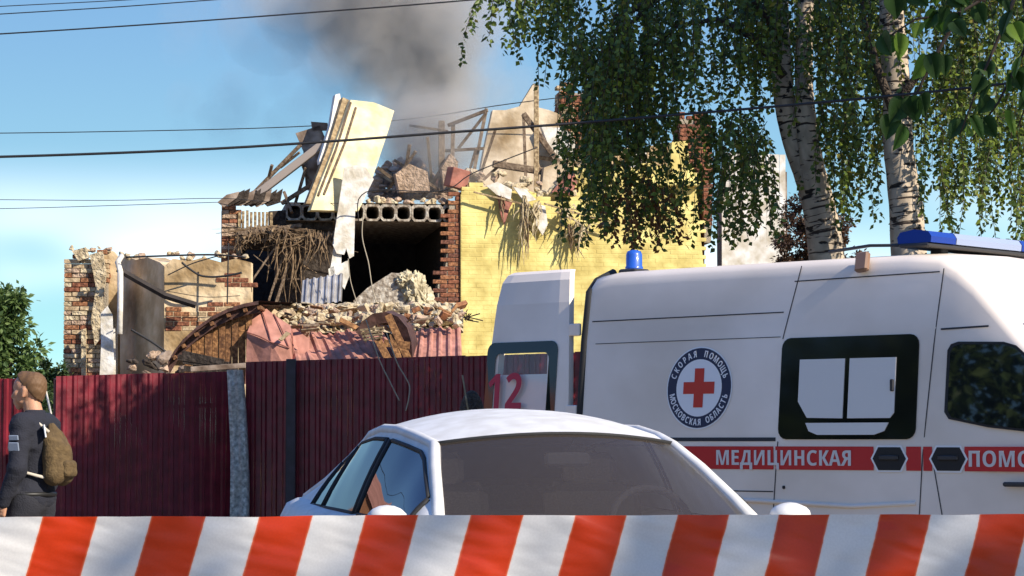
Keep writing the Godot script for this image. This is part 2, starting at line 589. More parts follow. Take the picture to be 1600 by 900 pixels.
func fence() -> void:
	var g := func(px: float, z: float) -> Vector3: return Vector3((px - 800.0) / F * z, 0, -z)
	fence_run(g.call(-130, 27.4), g.call(44, 27.2), 1.97, "short maroon sheet metal fence beyond the walking man")
	fence_run(g.call(88, 26.3), g.call(361, 27.1) + Vector3(0, 0.08, 0), 1.96, "lower maroon corrugated fence in front of the brick pier, partly sunlit")
	fence_run(g.call(384, 26.6), g.call(1240, 25.7) + Vector3(0, 0.15, 0), 2.12, "taller maroon corrugated fence in shade between galvanised post and ambulance")
	# galvanised post, a bent U-section
	var mb := MB.new()
	var rings := []
	for i in 13:
		var t := i / 12.0
		var py := lerpf(578, 900, t)
		var cx := 367.0 + 9.0 * sin(t * 2.6) - 2.0 * t
		var half := 12.0 + 3.5 * t
		var r := PackedVector3Array()
		for q in [[-1.0, -0.08], [-1.0, 0.05], [-0.55, 0.065], [-0.1, 0.045], [0.3, 0.07], [0.8, 0.06], [1.0, 0.03], [1.0, -0.08]]:
			var p := P(cx + half * q[0], py, 26.45)
			p.z += q[1] + 0.012 * sin(t * 17.0 + q[0] * 2.0)
			r.append(p)
		rings.append(r)
	mb.loft(rings, true, true, true)
	single("fence_post", mb, M.galvanised, "bent galvanised steel post between the two maroon fence runs", "post")
	# the dark post and cap where the taller run starts to bend
	single("fence_post", beam_mb(g.call(455, 26.42), g.call(455, 26.42) + Vector3(0, 2.18, 0), 0.1, 0.08), M.post_dark, "dark square post standing against the taller maroon fence", "post")
	var st := MB.new()
	st.tube(PL([[66, 592], [72, 612], [80, 648], [88, 700]], 27.2), 0.012, 6)
	single("leaning_pole", st, M.white_board, "thin white pole leaning in the fence gap behind the man", "pole")
	# round hoop and cane by the fence
	var hp := thing("plant_hoop", "dark round dome with a thin cane in front of the maroon fence", "hoop", P(737, 690, 22.5) * Vector3(1, 0, 1))
	var dome := MB.new()
	var dr := []
	for i in 9:
		var a := i / 8.0 * PI / 2
		var ring := PackedVector3Array()
		for k in 20:
			var b := TAU * k / 20
			ring.append(Vector3(cos(b) * cos(a) * 0.115, 1.52 + sin(a) * 0.26, sin(b) * cos(a) * 0.115))
		dr.append(ring)
	dome.loft(dr, true, true, false)
	part("dome", dome.done(true), M.bark_dark, hp)
	var stem := MB.new()
	stem.tube(PackedVector3Array([Vector3(0, 0, 0), Vector3(0, 1.55, 0)]), 0.025, 8)
	part("stake", stem.done(true), M.wood_old, hp)
	var cane := MB.new()
	cane.tube(PackedVector3Array([Vector3(0.02, 1.3, 0.125), Vector3(-0.08, 1.91, 0.13)]), 0.008, 5)
	part("cane", cane.done(true), M.wood_pale, hp)

# ---------------------------------------------------------------- ambulance
func van_z(y: float) -> float:   # how far the near side leans in at height y
	if y < 1.3:
		return 0.0
	if y < 2.06:
		return -0.07 * (y - 1.3) / 0.76
	return -0.07 - 0.06 * (y - 2.06) / 0.4

func side_poly(pts: Array, off: float) -> MB:   # outline in (x, y) laid on the near side of the van
	var mb := MB.new()
	var w := PackedVector3Array()
	for p in pts:
		w.append(Vector3(p[0], p[1], van_z(p[1]) + off))
	mb.poly(w, Vector3(0, 0.09, 1).normalized(), 0.006 if off > 0.006 else 0.0)
	return mb

func rounded(x0: float, y0: float, x1: float, y1: float, r: float, shear := 0.0) -> Array:
	var out := []
	for c in [[x1 - r, y1 - r, 0.0], [x0 + r, y1 - r, 90.0], [x0 + r, y0 + r, 180.0], [x1 - r, y0 + r, 270.0]]:
		for k in 5:
			var a := deg_to_rad(c[2] + 22.5 * k)
			var y: float = c[1] + sin(a) * r
			out.append([c[0] + cos(a) * r + shear * (y - y0), y])
	return out

func line_on_side(a: Array, b: Array, w := 0.007) -> MB:   # a joint between panels: a dark groove
	var n := 8
	var mb := MB.new()
	for i in n:
		var p0 := Vector2(a[0], a[1]).lerp(Vector2(b[0], b[1]), float(i) / n)
		var p1 := Vector2(a[0], a[1]).lerp(Vector2(b[0], b[1]), float(i + 1) / n)
		var d := (p1 - p0).normalized().orthogonal() * w
		var q := []
		for e in [p0 - d, p1 - d, p1 + d, p0 + d]:
			q.append(Vector3(e.x, e.y, van_z(e.y) + 0.003))
		mb.quad(q[0], q[1], q[2], q[3])
	return mb

func text_mesh(s: String, height: float, bold := true, depth := 0.003) -> TextMesh:
	var t := TextMesh.new()
	var f := SystemFont.new()
	f.font_names = PackedStringArray(["Droid Sans"])
	f.font_weight = 700 if bold else 400
	t.font = f
	t.text = s
	t.font_size = 64
	t.pixel_size = height / 46.0   # capital height
	t.depth = depth
	t.curve_step = 2.0
	return t

func wheel(parent: Node3D, at: Vector3, axis: Vector3, r: float) -> void:
	var w := Node3D.new()
	w.name = "wheel"
	parent.add_child(w, true)
	w.position = at
	w.basis = along(Vector3.ZERO, axis)
	var ty := MB.new()
	var rings := []
	for q in [[0.62, -0.09], [0.9, -0.105], [1.0, -0.075], [1.0, 0.075], [0.9, 0.105], [0.62, 0.09]]:
		var ring := PackedVector3Array()
		for k in 28:
			ring.append(Vector3(cos(TAU * k / 28) * r * q[0], q[1], sin(TAU * k / 28) * r * q[0]))
		rings.append(ring)
	ty.loft(rings, true, true, true)
	part("tyre", ty.done(true), M.rubber, w)
	var rm := MB.new()
	rings = []
	for q in [[0.6, 0.06], [0.6, 0.098], [0.5, 0.09], [0.2, 0.1], [0.05, 0.11]]:
		var ring := PackedVector3Array()
		for k in 20:
			ring.append(Vector3(cos(TAU * k / 20) * r * q[0], q[1], sin(TAU * k / 20) * r * q[0]))
		rings.append(ring)
	rm.loft(rings, true, false, true)
	part("rim", rm.done(), M.steel_sheet, w)

func ambulance() -> void:
	var ax := Vector3(0.737, 0, 0.676).normalized()
	var t := thing("ambulance", "white high-roof ambulance van with red stripe, round emblem and open rear door", "ambulance", Vector3(0.49, 0, -18.665), Basis(ax, Vector3.UP, ax.cross(Vector3.UP)))
	# body shell: rings along x
	var st := [  # x, roof edge height, inset of the whole section
		[0.0, 2.50, 0.0, 0.06], [0.03, 2.54, 0.0, 0.02], [0.2, 2.565, 0.0, 0.0], [1.0, 2.575, 0.0, 0.0], [2.0, 2.58, 0.0, 0.0], [2.75, 2.575, 0.0, 0.0], [3.0, 2.545, 0.0, 0.0], [3.14, 2.475, 0.0, 0.0], [3.28, 2.375, 0.0, 0.0], [3.49, 2.17, 0.01, 0.0], [3.72, 1.94, 0.015, 0.0],
		[4.0, 1.64, 0.02, 0.0], [4.22, 1.42, 0.03, 0.0], [4.45, 1.30, 0.05, 0.0], [4.8, 1.16, 0.09, 0.0], [5.05, 1.0, 0.16, 0.0], [5.2, 0.8, 0.26, 0.0]]
	var rings := []
	for s in st:
		var ring := PackedVector3Array()
		var top: float = s[1]
		var ys := [0.36, 0.55, 0.8, 1.05, 1.3, 1.55, 1.8, 2.06, 2.25, 2.46]
		var half := []
		for k in 10:
			var y: float = minf(ys[k], lerpf(0.36, top - 0.11, k / 9.0)) if top < 2.5 else minf(ys[k], top - 0.11)
			half.append(Vector2(van_z(y) - s[2] - (0.04 if k == 0 else 0.0), y))
		var e: Vector2 = half[9]
		half.append(e + Vector2(-0.014, 0.055))
		half.append(e + Vector2(-0.045, 0.09))
		half.append(e + Vector2(-0.11, 0.112))
		half.append(e + Vector2(-0.45, 0.14))
		half.append(Vector2(-0.985, e.y + 0.15))
		for p in half:
			ring.append(Vector3(s[0], p.y, p.x))
		for k in range(half.size() - 2, -1, -1):
			ring.append(Vector3(s[0], half[k].y, -1.97 - half[k].x))
		rings.append(ring)
	var body := MB.new()
	body.loft(rings, true, false, true)
	part("body", body.done(true), M.van_white, t)
	# interior box seen through the rear
	var inn := MB.new()
	inn.quad(Vector3(0.9, 0.5, -0.1), Vector3(0.9, 2.4, -0.16), Vector3(0.9, 2.4, -1.8), Vector3(0.9, 0.5, -1.87))
	inn.quad(Vector3(0.0, 0.55, -0.06), Vector3(0.9, 0.55, -0.06), Vector3(0.9, 0.55, -1.9), Vector3(0.0, 0.55, -1.9))
	part("cabin_lining", inn.done(), M.plastic_dark, t)
	# rear gasket
	var gk := MB.new()
	var gp := PackedVector3Array()
	for y in [0.45, 0.9, 1.3, 1.7, 2.06, 2.25, 2.42]:
		gp.append(Vector3(-0.012, y, van_z(y) - 0.012))
	gp.append(Vector3(-0.008, 2.51, -0.22))
	gp.append(Vector3(-0.006, 2.58, -0.4))
	gk.tube(gp, 0.032, 8)
	part("rear_gasket", gk.done(true), M.rubber, t)
	# panel joints
	var js := MB.new()
	for l in [[[0.05, 2.205], [1.78, 2.215]], [[1.85, 2.425], [3.02, 2.44]], [[1.90, 2.53], [1.79, 2.03]], [[1.79, 1.33], [1.72, 0.5]], [[3.05, 2.46], [2.90, 0.5]], [[0.06, 0.99], [1.75, 0.99]]]:
		var jl := line_on_side(l[0], l[1], 0.004)
		part("panel_joint", jl.done(), M.seam, t)
	part("panel_joint", line_on_side([0.10, 2.04], [1.77, 2.045], 0.0025).done(), M.plastic_dark, t)
	part("panel_joint", line_on_side([3.06, 2.06], [3.42, 2.07], 0.006).done(), M.seam, t)
	part("panel_joint", line_on_side([3.02, 1.28], [3.16, 0.55], 0.004).done(), M.seam, t)
	part("sliding_rail", line_on_side([0.75, 1.345], [1.77, 1.345], 0.013).done(), M.seam, t)
	# rub strips: pressed ribs low on the side
	var rib := MB.new()
	rib.tube(PackedVector3Array([Vector3(1.2, 0.93, 0.0), Vector3(1.6, 0.925, 0.004), Vector3(2.4, 0.90, 0.004), Vector3(2.9, 0.93, 0.0)]), 0.016, 6)
	part("pressed_rib", rib.done(true), M.van_white, t)
	var plug := MB.new()
	plug.cbox(Transform3D(Basis(), Vector3(1.84, 1.02, 0.004)), Vector3(0.022, 0.022, 0.012), 0.004)
	part("lock", plug.done(), M.rubber, t)
	var hd := MB.new()
	hd.cbox(Transform3D(Basis(), Vector3(3.68, 1.06, 0.02)), Vector3(0.22, 0.03, 0.03), 0.008)
	part("door_handle", hd.done(), M.plastic_dark, t)
	# red stripe in pieces broken at the joints and round the handle wells
	for seg in [[0.0, 1.755], [1.772, 2.575], [2.83, 2.945], [2.962, 3.03], [3.275, 4.2]]:
		var sp := MB.new()
		var x0: float = seg[0]
		var x1: float = seg[1]
		sp.quad(Vector3(x0, 1.14, 0.004), Vector3(x0, 1.297, 0.004), Vector3(x1, 1.297, 0.004), Vector3(x1, 1.14, 0.004))
		part("red_stripe", sp.done(), M.stripe_red, t)
	for cx in [2.70, 3.155]:
		var well := side_poly([[cx - 0.147, 1.218], [cx - 0.095, 1.305], [cx + 0.095, 1.305], [cx + 0.147, 1.218], [cx + 0.095, 1.13], [cx - 0.095, 1.13]], 0.006)
		var wl := part("handle_well", well.done(), M.sign_white, t)
		var wi := side_poly([[cx - 0.13, 1.218], [cx - 0.085, 1.293], [cx + 0.085, 1.293], [cx + 0.13, 1.218], [cx + 0.085, 1.142], [cx - 0.085, 1.142]], 0.009)
		part("recess", wi.done(), M.rubber, wl)
		var bar := MB.new()
		bar.cbox(Transform3D(Basis(), Vector3(cx, 1.225, 0.016)), Vector3(0.15, 0.03, 0.012), 0.005)
		part("grip", bar.done(), M.plastic_dark, wl)
	var tx := [["МЕДИЦИНСКАЯ", 1.83], ["ПОМОЩЬ", 3.665]]
	for q in tx:
		var tm := text_mesh(q[0], 0.102)
		var w: float = tm.get_aabb().size.x
		var want := 1.13 if q[0].length() > 8 else 0.72
		part("lettering", tm, M.letter_pale, t, Transform3D(Basis().scaled(Vector3(want / w, 1, 1)), Vector3(q[1], 1.218, 0.0075)))
	# sliding door window
	var sw := part("side_window", side_poly(rounded(1.79, 1.345, 2.90, 2.035, 0.07), 0.008).done(), M.black_gloss, t)
	part("frosted_pane", side_poly([[1.95, 1.60], [2.03, 1.49], [2.32, 1.485], [2.32, 1.885], [1.95, 1.885]], 0.014).done(), M.frosted, sw)
	part("frosted_pane", side_poly([[2.36, 1.485], [2.70, 1.485], [2.73, 1.52], [2.73, 1.885], [2.36, 1.885]], 0.014).done(), M.frosted, sw)
	part("frosted_pane", side_poly([[2.02, 1.455], [2.05, 1.40], [2.12, 1.375], [2.58, 1.375], [2.66, 1.40], [2.69, 1.455]], 0.014).done(), M.frosted, sw)
	var cl := MB.new()
	cl.cbox(Transform3D(Basis(), Vector3(2.71, 1.70, van_z(1.7) + 0.02)), Vector3(0.028, 0.08, 0.018), 0.005)
	part("catch", cl.done(), M.plastic_dark, sw)
	# front door window
	var dwp := [[3.115, 1.52], [3.15, 1.475], [3.45, 1.42], [4.05, 1.36], [4.05, 1.50], [3.84, 1.735], [3.70, 1.885], [3.63, 1.94], [3.54, 1.965], [3.20, 1.975], [3.145, 1.96], [3.12, 1.92]]
	var dw := part("door_window", side_poly(dwp, 0.008).done(), M.rubber, t)
	var inner := []
	for p in dwp:
		inner.append([3.55 + (p[0] - 3.55) * 0.94, 1.68 + (p[1] - 1.68) * 0.94])
	part("glass", side_poly(inner, 0.012).done(), M.tinted_glass, dw)
	# windscreen on the front slope
	var ws := MB.new()
	var wr := []
	for q in [[3.62, 2.10], [3.9, 1.82], [4.17, 1.52]]:
		var ring := PackedVector3Array()
		for k in 7:
			var u := k / 6.0
			ring.append(Vector3(q[0] + 0.03 * sin(u * PI) + 0.02, q[1] + 0.03 + 0.03 * sin(u * PI), lerpf(-0.22, -1.75, u)))
		wr.append(ring)
	ws.loft(wr, false)
	part("windscreen", ws.done(true), M.tinted_glass, t)
	# round emblem
	var c := Vector2(1.085, 1.705)
	var em := Node3D.new()
	em.name = "emblem"
	em.transform = Transform3D(Basis(Vector3.RIGHT, -0.0918), Vector3(c.x, c.y, van_z(c.y) + 0.004))
	t.add_child(em)
	for q in [[0.292, 0.0, "rim_line", "sign_white"], [0.282, 0.0015, "ring", "emblem_navy"], [0.202, 0.003, "disc", "sign_white"]]:
		var d := MB.new()
		for k in 48:
			d.tri(Vector3(0, 0, q[1]), Vector3(cos(TAU * k / 48) * q[0], sin(TAU * k / 48) * q[0], q[1]), Vector3(cos(TAU * (k + 1) / 48) * q[0], sin(TAU * (k + 1) / 48) * q[0], q[1]))
		part(q[2], d.done(), M[q[3]], em)
	var cr := MB.new()
	var a := 0.042
	var l2 := 0.138
	cr.poly(PackedVector3Array([Vector3(-a, l2, 0.005), Vector3(a, l2, 0.005), Vector3(a, a, 0.005), Vector3(l2, a, 0.005), Vector3(l2, -a, 0.005), Vector3(a, -a, 0.005), Vector3(a, -l2, 0.005), Vector3(-a, -l2, 0.005), Vector3(-a, -a, 0.005), Vector3(-l2, -a, 0.005), Vector3(-l2, a, 0.005), Vector3(-a, a, 0.005)]), Vector3(0, 0, 1), 0.0)
	part("cross", cr.done(), M.emblem_red, em)
	for q in [["СКОРАЯ ПОМОЩЬ", 166.0, 14.0, 1.0], ["МОСКОВСКАЯ ОБЛАСТЬ", 190.0, 350.0, -1.0]]:
		var word: String = q[0]
		for k in word.length():
			if word[k] == " ":
				continue
			var ang := deg_to_rad(lerpf(q[1], q[2], (k + 0.5) / word.length()))
			var tm := text_mesh(word[k], 0.046, true, 0.001)
			var b := Basis(Vector3.BACK, ang - PI / 2 * q[3])
			part("letter", tm, M.sign_white, em, Transform3D(b.scaled_local(Vector3(0.8, 1, 1)), Vector3(cos(ang) * 0.242, sin(ang) * 0.242, 0.0035)))
	# open rear door, hinged at the near rear corner, swung out in line with the side
	var hinge := Vector3(-0.06, 0, 0.0)
	var dn := Node3D.new()
	dn.name = "rear_door"
	dn.transform = Transform3D(Basis(Vector3.UP, deg_to_rad(-3.0)), hinge)
	t.add_child(dn)
	var prof := [[0.5, 0.0], [0.9, 0.0], [1.3, 0.0], [1.7, -0.035], [2.06, -0.07], [2.36, -0.11], [2.53, -0.15], [2.59, -0.19], [2.615, -0.25]]
	var dr := []
	var db := []
	for q in prof:
		var y: float = q[0]
		var right: float = -0.05 + 0.85 * q[1]
		var left := -0.97 + 0.055 * maxf(0.0, y - 1.3) + 0.25 * maxf(0.0, y - 2.49)
		var r := PackedVector3Array()
		for k in 9:
			var u := k / 8.0
			var edge: float = 0.012 * (1.0 - pow(absf(2.0 * u - 1.0), 8.0))
			r.append(Vector3(lerpf(left, right, u), y, q[1] + edge))
		for k in range(8, -1, -1):
			var u := k / 8.0
			r.append(Vector3(lerpf(left, right, u), y, q[1] - 0.05))
		dr.append(r)
	var doorm := MB.new()
	# leave the window open: build the panel in three bands
	var lo := []
	var hi := []
	doorm.loft(dr.slice(0, 3), true, true, true)
	doorm.loft(dr.slice(4, 9), true, true, true)
	for sidex in 2:
		var bands := []
		for q in [dr[2], dr[3], dr[4]]:
			var rr := PackedVector3Array()
			var ids := [0, 1, 16, 17] if sidex == 0 else [6, 7, 8, 9, 10, 11]
			for k in ids:
				rr.append(q[k])
			bands.append(rr)
		doorm.loft(bands, true)
	var doorp := part("panel", doorm.done(), M.van_white, dn)
	var fr := MB.new()
	var ox := -0.80
	var fpts := rounded(-0.95, 1.20, -0.20, 2.075, 0.07)
	var fin := rounded(-0.86, 1.25, -0.29, 1.99, 0.05)
	for k in fpts.size():
		var k2 := (k + 1) % fpts.size()
		var qq := []
		for e in [fpts[k], fpts[k2], fin[k2], fin[k]]:
			qq.append(Vector3(e[0], e[1], van_z(e[1]) + 0.018))
		fr.quad(qq[0], qq[1], qq[2], qq[3])
	part("window_frame", fr.done(), M.black_gloss, dn)
	var gl := MB.new()
	gl.quad(Vector3(-0.90, 1.24, 0.01), Vector3(-0.90, 2.04, -0.058), Vector3(-0.24, 2.04, -0.058), Vector3(-0.24, 1.24, 0.01))
	part("glass", gl.done(), M.clear_glass, dn)
	var film := MB.new()
	film.quad(Vector3(-0.85, 1.24, 0.006), Vector3(-0.85, 1.83, -0.046), Vector3(-0.26, 1.83, -0.046), Vector3(-0.26, 1.24, 0.006))
	part("frosted_film", film.done(), M.frosted, dn)
	var nm := text_mesh("12", 0.265, true, 0.002)
	part("number", nm, M.number_red, dn, Transform3D(Basis(Vector3.RIGHT, -0.08).scaled_local(Vector3(0.95, 1, 1)), Vector3(-0.715, 1.70, 0.003)))
	var hg := MB.new()
	for y in [0.8, 1.55, 2.15]:
		hg.cbox(Transform3D(Basis(), Vector3(-0.03 + 0.4 * van_z(y), y, van_z(y) - 0.005)), Vector3(0.11, 0.09, 0.03), 0.006)
	part("hinge", hg.done(), M.van_white, dn)
	# roof fittings
	var bc := Node3D.new()
	bc.name = "rear_beacon"
	bc.position = Vector3(0.19, 2.585, -0.40)
	t.add_child(bc)
	var bl := MB.new()
	var br := []
	for q in [[0.066, 0.0], [0.066, 0.03], [0.06, 0.035], [0.06, 0.12], [0.05, 0.145], [0.02, 0.155]]:
		var ring := PackedVector3Array()
		for k in 20:
			ring.append(Vector3(cos(TAU * k / 20) * q[0], q[1], sin(TAU * k / 20) * q[0]))
		br.append(ring)
	bl.loft(br, true, true, true)
	part("blue_dome", bl.done(true), M.beacon_blue, bc)
	var bb := MB.new()
	bb.cbox(Transform3D(Basis(), Vector3(0, -0.012, 0)), Vector3(0.17, 0.05, 0.17), 0.01)
	part("base", bb.done(), M.plastic_dark, bc)
	var lb := Node3D.new()
	lb.name = "light_bar"
	lb.position = Vector3(2.74, 2.60, -0.25)
	t.add_child(lb)
	var base := MB.new()
	base.cbox(Transform3D(Basis(), Vector3(0, 0.035, -0.72)), Vector3(0.24, 0.03, 1.46), 0.01)
	part("base", base.done(), M.plastic_dark, lb)
	for q in [[0.0, -0.30, "lens_blue"], [-0.31, -1.13, "lens_clear"], [-1.14, -1.45, "lens_blue"]]:
		var ln := MB.new()
		var z0: float = q[0]
		var z1: float = q[1]
		var lr := []
		for z in [z0, z1]:
			var ring := PackedVector3Array()
			for w in [[-0.13, 0.05], [-0.135, 0.09], [-0.11, 0.125], [0.0, 0.14], [0.11, 0.125], [0.135, 0.09], [0.13, 0.05]]:
				ring.append(Vector3(w[0], w[1], z))
			lr.append(ring)
		ln.loft(lr, true, true, true)
		part("lens", ln.done(), M[q[2]], lb)
	for z in [-0.3, -1.15]:
		var ft := MB.new()
		ft.cbox(Transform3D(Basis(), Vector3(0, 0.0, z)), Vector3(0.1, 0.07, 0.08), 0.01)
		part("foot", ft.done(), M.plastic_dark, lb)
	var sl := MB.new()
	sl.cbox(Transform3D(Basis(Vector3.RIGHT, -0.35) * Basis(Vector3.BACK, 0.12), Vector3(2.42, 2.53, -0.11)), Vector3(0.10, 0.14, 0.05), 0.012)
	part("side_lamp", sl.done(), mk("lamp_amber", Color(0.24, 0.14, 0.09), 0.4), t)
	var rl := MB.new()
	rl.tube(PackedVector3Array([Vector3(2.0, 2.63, -0.32), Vector3(2.35, 2.655, -0.30), Vector3(2.75, 2.64, -0.32)]), 0.012, 6)
	part("roof_rail", rl.done(true), M.plastic_dark, t)
	for x in [0.95, 4.35]:
		wheel(t, Vector3(x, 0.35, -0.13), Vector3(0, 0, 1), 0.35)
		wheel(t, Vector3(x, 0.35, -1.84), Vector3(0, 0, -1), 0.35)
	var mr := MB.new()
	mr.cbox(Transform3D(Basis(), Vector3(4.0, 1.62, 0.17)), Vector3(0.12, 0.36, 0.22), 0.03)
	part("mirror", mr.done(), M.plastic_dark, t)
	var bp := MB.new()
	bp.cbox(Transform3D(Basis(), Vector3(5.16, 0.5, -0.985)), Vector3(0.24, 0.3, 1.7), 0.05)
	part("bumper", bp.done(), M.plastic_dark, t)
	for z in [-0.32, -1.65]:
		var hl := MB.new()
		hl.cbox(Transform3D(Basis(), Vector3(5.06, 0.88, z)), Vector3(0.12, 0.2, 0.26), 0.04)
		part("headlight", hl.done(), M.lens_clear, t)

# ---------------------------------------------------------------- sedan
func sedan() -> void:
	var a := deg_to_rad(16.0)
	var fw := Vector3(sin(a), 0, cos(a))
	var t := thing("sedan_car", "dusty silver-white sedan parked facing the tape, with blue sky in its side windows", "car", Vector3(0.149, 0, -11.14), Basis(Vector3.UP.cross(fw), Vector3.UP, fw))
	var rings := []
	for s in [[-2.3, 0.62, 0.78, 0.5, 0.80], [-2.22, 0.74, 0.97, 0.64, 0.99], [-2.0, 0.80, 1.05, 0.70, 1.085], [-1.72, 0.84, 1.05, 0.72, 1.09], [-1.3, 0.865, 1.035, 0.74, 1.0], [-0.6, 0.875, 1.015, 0.755, 0.95], [0.2, 0.875, 1.0, 0.76, 0.93], [0.75, 0.87, 0.985, 0.75, 0.97], [1.05, 0.865, 0.955, 0.72, 1.0], [1.5, 0.845, 0.89, 0.66, 0.95], [1.95, 0.79, 0.78, 0.58, 0.83], [2.15, 0.70, 0.66, 0.5, 0.70], [2.24, 0.55, 0.5, 0.42, 0.55]]:
		var h := []
		h.append(Vector2(s[1] * 0.92, 0.2)); h.append(Vector2(s[1], minf(0.42, s[2] - 0.2))); h.append(Vector2(s[1], minf(0.68, s[2] - 0.13))); h.append(Vector2(s[1] * 0.985, s[2] - 0.09))
		h.append(Vector2(s[3] + (s[1] - s[3]) * 0.55, s[2] - 0.025)); h.append(Vector2(s[3], s[2])); h.append(Vector2(s[3] * 0.55, lerpf(s[2], s[4], 0.7)))
		var r := PackedVector3Array()
		for p in h:
			r.append(Vector3(p.x, p.y, s[0]))
		r.append(Vector3(0, s[4], s[0]))
		for k in range(h.size() - 1, -1, -1):
			r.append(Vector3(-h[k].x, h[k].y, s[0]))
		rings.append(r)
	var body := MB.new()
	body.loft(rings, true, true, true)
	part("body", body.done(true), M.sedan_silver, t)
	# roof
	var edge := [Vector3(0.545, 1.318, 0.13), Vector3(0.562, 1.352, -0.10), Vector3(0.57, 1.383, -0.40), Vector3(0.568, 1.388, -0.70), Vector3(0.555, 1.365, -1.0), Vector3(0.535, 1.33, -1.2)]
	var mid := [Vector3(0, 1.362, 0.27), Vector3(0, 1.43, 0.0), Vector3(0, 1.473, -0.38), Vector3(0, 1.482, -0.72), Vector3(0, 1.455, -1.05), Vector3(0, 1.41, -1.28)]
	var rr := []
	for i in edge.size():
		var r := PackedVector3Array()
		for k in 17:
			var u := k / 8.0 - 1.0
			var w := 1.0 - u * u
			var p := Vector3(u * edge[i].x, lerpf(edge[i].y, mid[i].y, w), lerpf(edge[i].z, mid[i].z, w))
			r.append(p)
		rr.append(r)
	var roof := MB.new()
	roof.loft(rr, false)
	part("roof", roof.done(true), M.sedan_silver, t)
	# windscreen between header and cowl
	var cowl := PackedVector3Array()
	for k in 17:
		var u := k / 8.0 - 1.0
		cowl.append(Vector3(u * 0.70, lerpf(0.955, 0.975, 1.0 - u * u), lerpf(0.80, 1.06, 1.0 - u * u)))
	var wr := []
	for i in 7:
		var f := i / 6.0
		var r := PackedVector3Array()
		for k in 17:
			var p: Vector3 = rr[0][k].lerp(cowl[k], f)
			r.append(p + Vector3(0, 0.5, 0.5) * 0.07 * f * (1.0 - f))
		wr.append(r)
	var ws := MB.new()
	ws.loft(wr, false)
	var wsn := part("windscreen", ws.done(true), M.dusty_glass, t)
	var wf := MB.new()
	var wr2 := []
	for r in wr:
		var q := PackedVector3Array()
		for p in r:
			q.append(p + Vector3(0, 0.003, 0.003))
		wr2.append(q)
	wf.loft(wr2, false)
	part("dust", wf.done(true), M.dust_film, wsn)
	# black band and seal round the windscreen
	var sl := MB.new()
	var loop := PackedVector3Array()
	for k in 17:
		loop.append(wr[0][k] + Vector3(0, 0.002, 0.004))
	sl.tube(loop, 0.009, 6)
	for e in [0, 16]:
		var q := PackedVector3Array()
		for r in wr:
			q.append(r[e] + Vector3(-0.012 if e == 16 else 0.012, 0.004, 0.006))
		sl.tube(q, 0.011, 6)
	part("seal", sl.done(true), M.rubber, wsn)
	# side walls of the cabin, pillars included
	for sd in [-1.0, 1.0]:
		var top := [Vector3(0.70, 0.97, 0.82), Vector3(0.652, 1.09, 0.60), Vector3(0.597, 1.222, 0.34)] + edge + [Vector3(0.56, 1.25, -1.42), Vector3(0.62, 1.14, -1.68), Vector3(0.68, 1.055, -1.92)]
		var sr := []
		for p in top:
			var r := PackedVector3Array()
			var yb := 0.99 + 0.02 * clampf(-p.z, 0.0, 2.0)
			for k in 6:
				var f := k / 5.0
				var q := Vector3(lerpf(0.755 - 0.03 * maxf(0.0, -p.z - 1.0), p.x, f) + 0.012 * sin(f * PI), lerpf(minf(yb, p.y - 0.002), p.y, f), p.z)
				q.x *= sd
				r.append(q)
			sr.append(r)
		var sm := MB.new()
		sm.loft(sr, false)
		part("cabin_side", sm.done(true), M.sedan_silver, t)
		# pillar rounds along the roof edge
		var pl := PackedVector3Array()
		for p in top:
			pl.append(Vector3((p.x - 0.012) * sd, p.y - 0.004, p.z))
		var pm := MB.new()
		pm.tube(pl, 0.026, 8)
		part("pillar", pm.done(true), M.sedan_silver, t)
		# windows: glass a little proud of the side, framed in black
		var on := func(z: float, f: float, off: float) -> Vector3:
			var i := 0
			while i < top.size() - 2 and top[i + 1].z > z:
				i += 1
			var g: float = clampf((top[i].z - z) / (top[i].z - top[i + 1].z), 0.0, 1.0)
			var p: Vector3 = top[i].lerp(top[i + 1], g)
			var yb := 0.99 + 0.02 * clampf(-z, 0.0, 2.0)
			var q := Vector3(lerpf(0.755 - 0.03 * maxf(0.0, -z - 1.0), p.x, f) + 0.012 * sin(f * PI) + off, lerpf(yb, p.y, f), z)
			q.x *= sd
			return q
		for w in [[0.55, -0.36, "front"], [-0.44, -1.12, "rear"], [-1.15, -1.40, "quarter"]]:
			var z0: float = w[0]
			var z1: float = w[1]
			var gm := MB.new()
			var fmb := MB.new()
			var n := 10
			var fr := [PackedVector3Array(), PackedVector3Array()]
			var gr := []
			for i in n + 1:
				var z := lerpf(z0, z1, float(i) / n)
				var topf := 0.86
				var r := PackedVector3Array()
				for k in 5:
					r.append(on.call(z, lerpf(0.06, topf, k / 4.0), 0.010))
				gr.append(r)
				fr[0].append(on.call(z, 0.035, 0.007))
				fr[1].append(on.call(z, 0.885, 0.007))
			gm.loft(gr, false)
			var nd := part("side_window", gm.done(true), M.tinted_glass, t)
			fmb.tube(fr[0], 0.010, 5)
			fmb.tube(fr[1], 0.010, 5)
			for z in [z0 + 0.012, z1 - 0.012]:
				var up := PackedVector3Array()
				for k in 6:
					up.append(on.call(z, lerpf(0.035, 0.885, k / 5.0), 0.007))
				fmb.tube(up, 0.014, 5)
			part("window_frame", fmb.done(true), M.rubber, nd)
		# mirror
		var mm := MB.new()
		var mrr := []
		for q in [[-0.07, 0.03, 0.02], [-0.055, 0.07, 0.045], [0.0, 0.082, 0.052], [0.05, 0.074, 0.046], [0.08, 0.04, 0.022]]:
			var r := PackedVector3Array()
			for k in 16:
				r.append(Vector3(sd * 0.865 + cos(TAU * k / 16) * q[1], 1.025 + sin(TAU * k / 16) * q[2], 0.66 + q[0]))
			mrr.append(r)
		mm.loft(mrr, true, true, true)
		var mi := part("mirror", mm.done(true), M.sedan_silver, t)
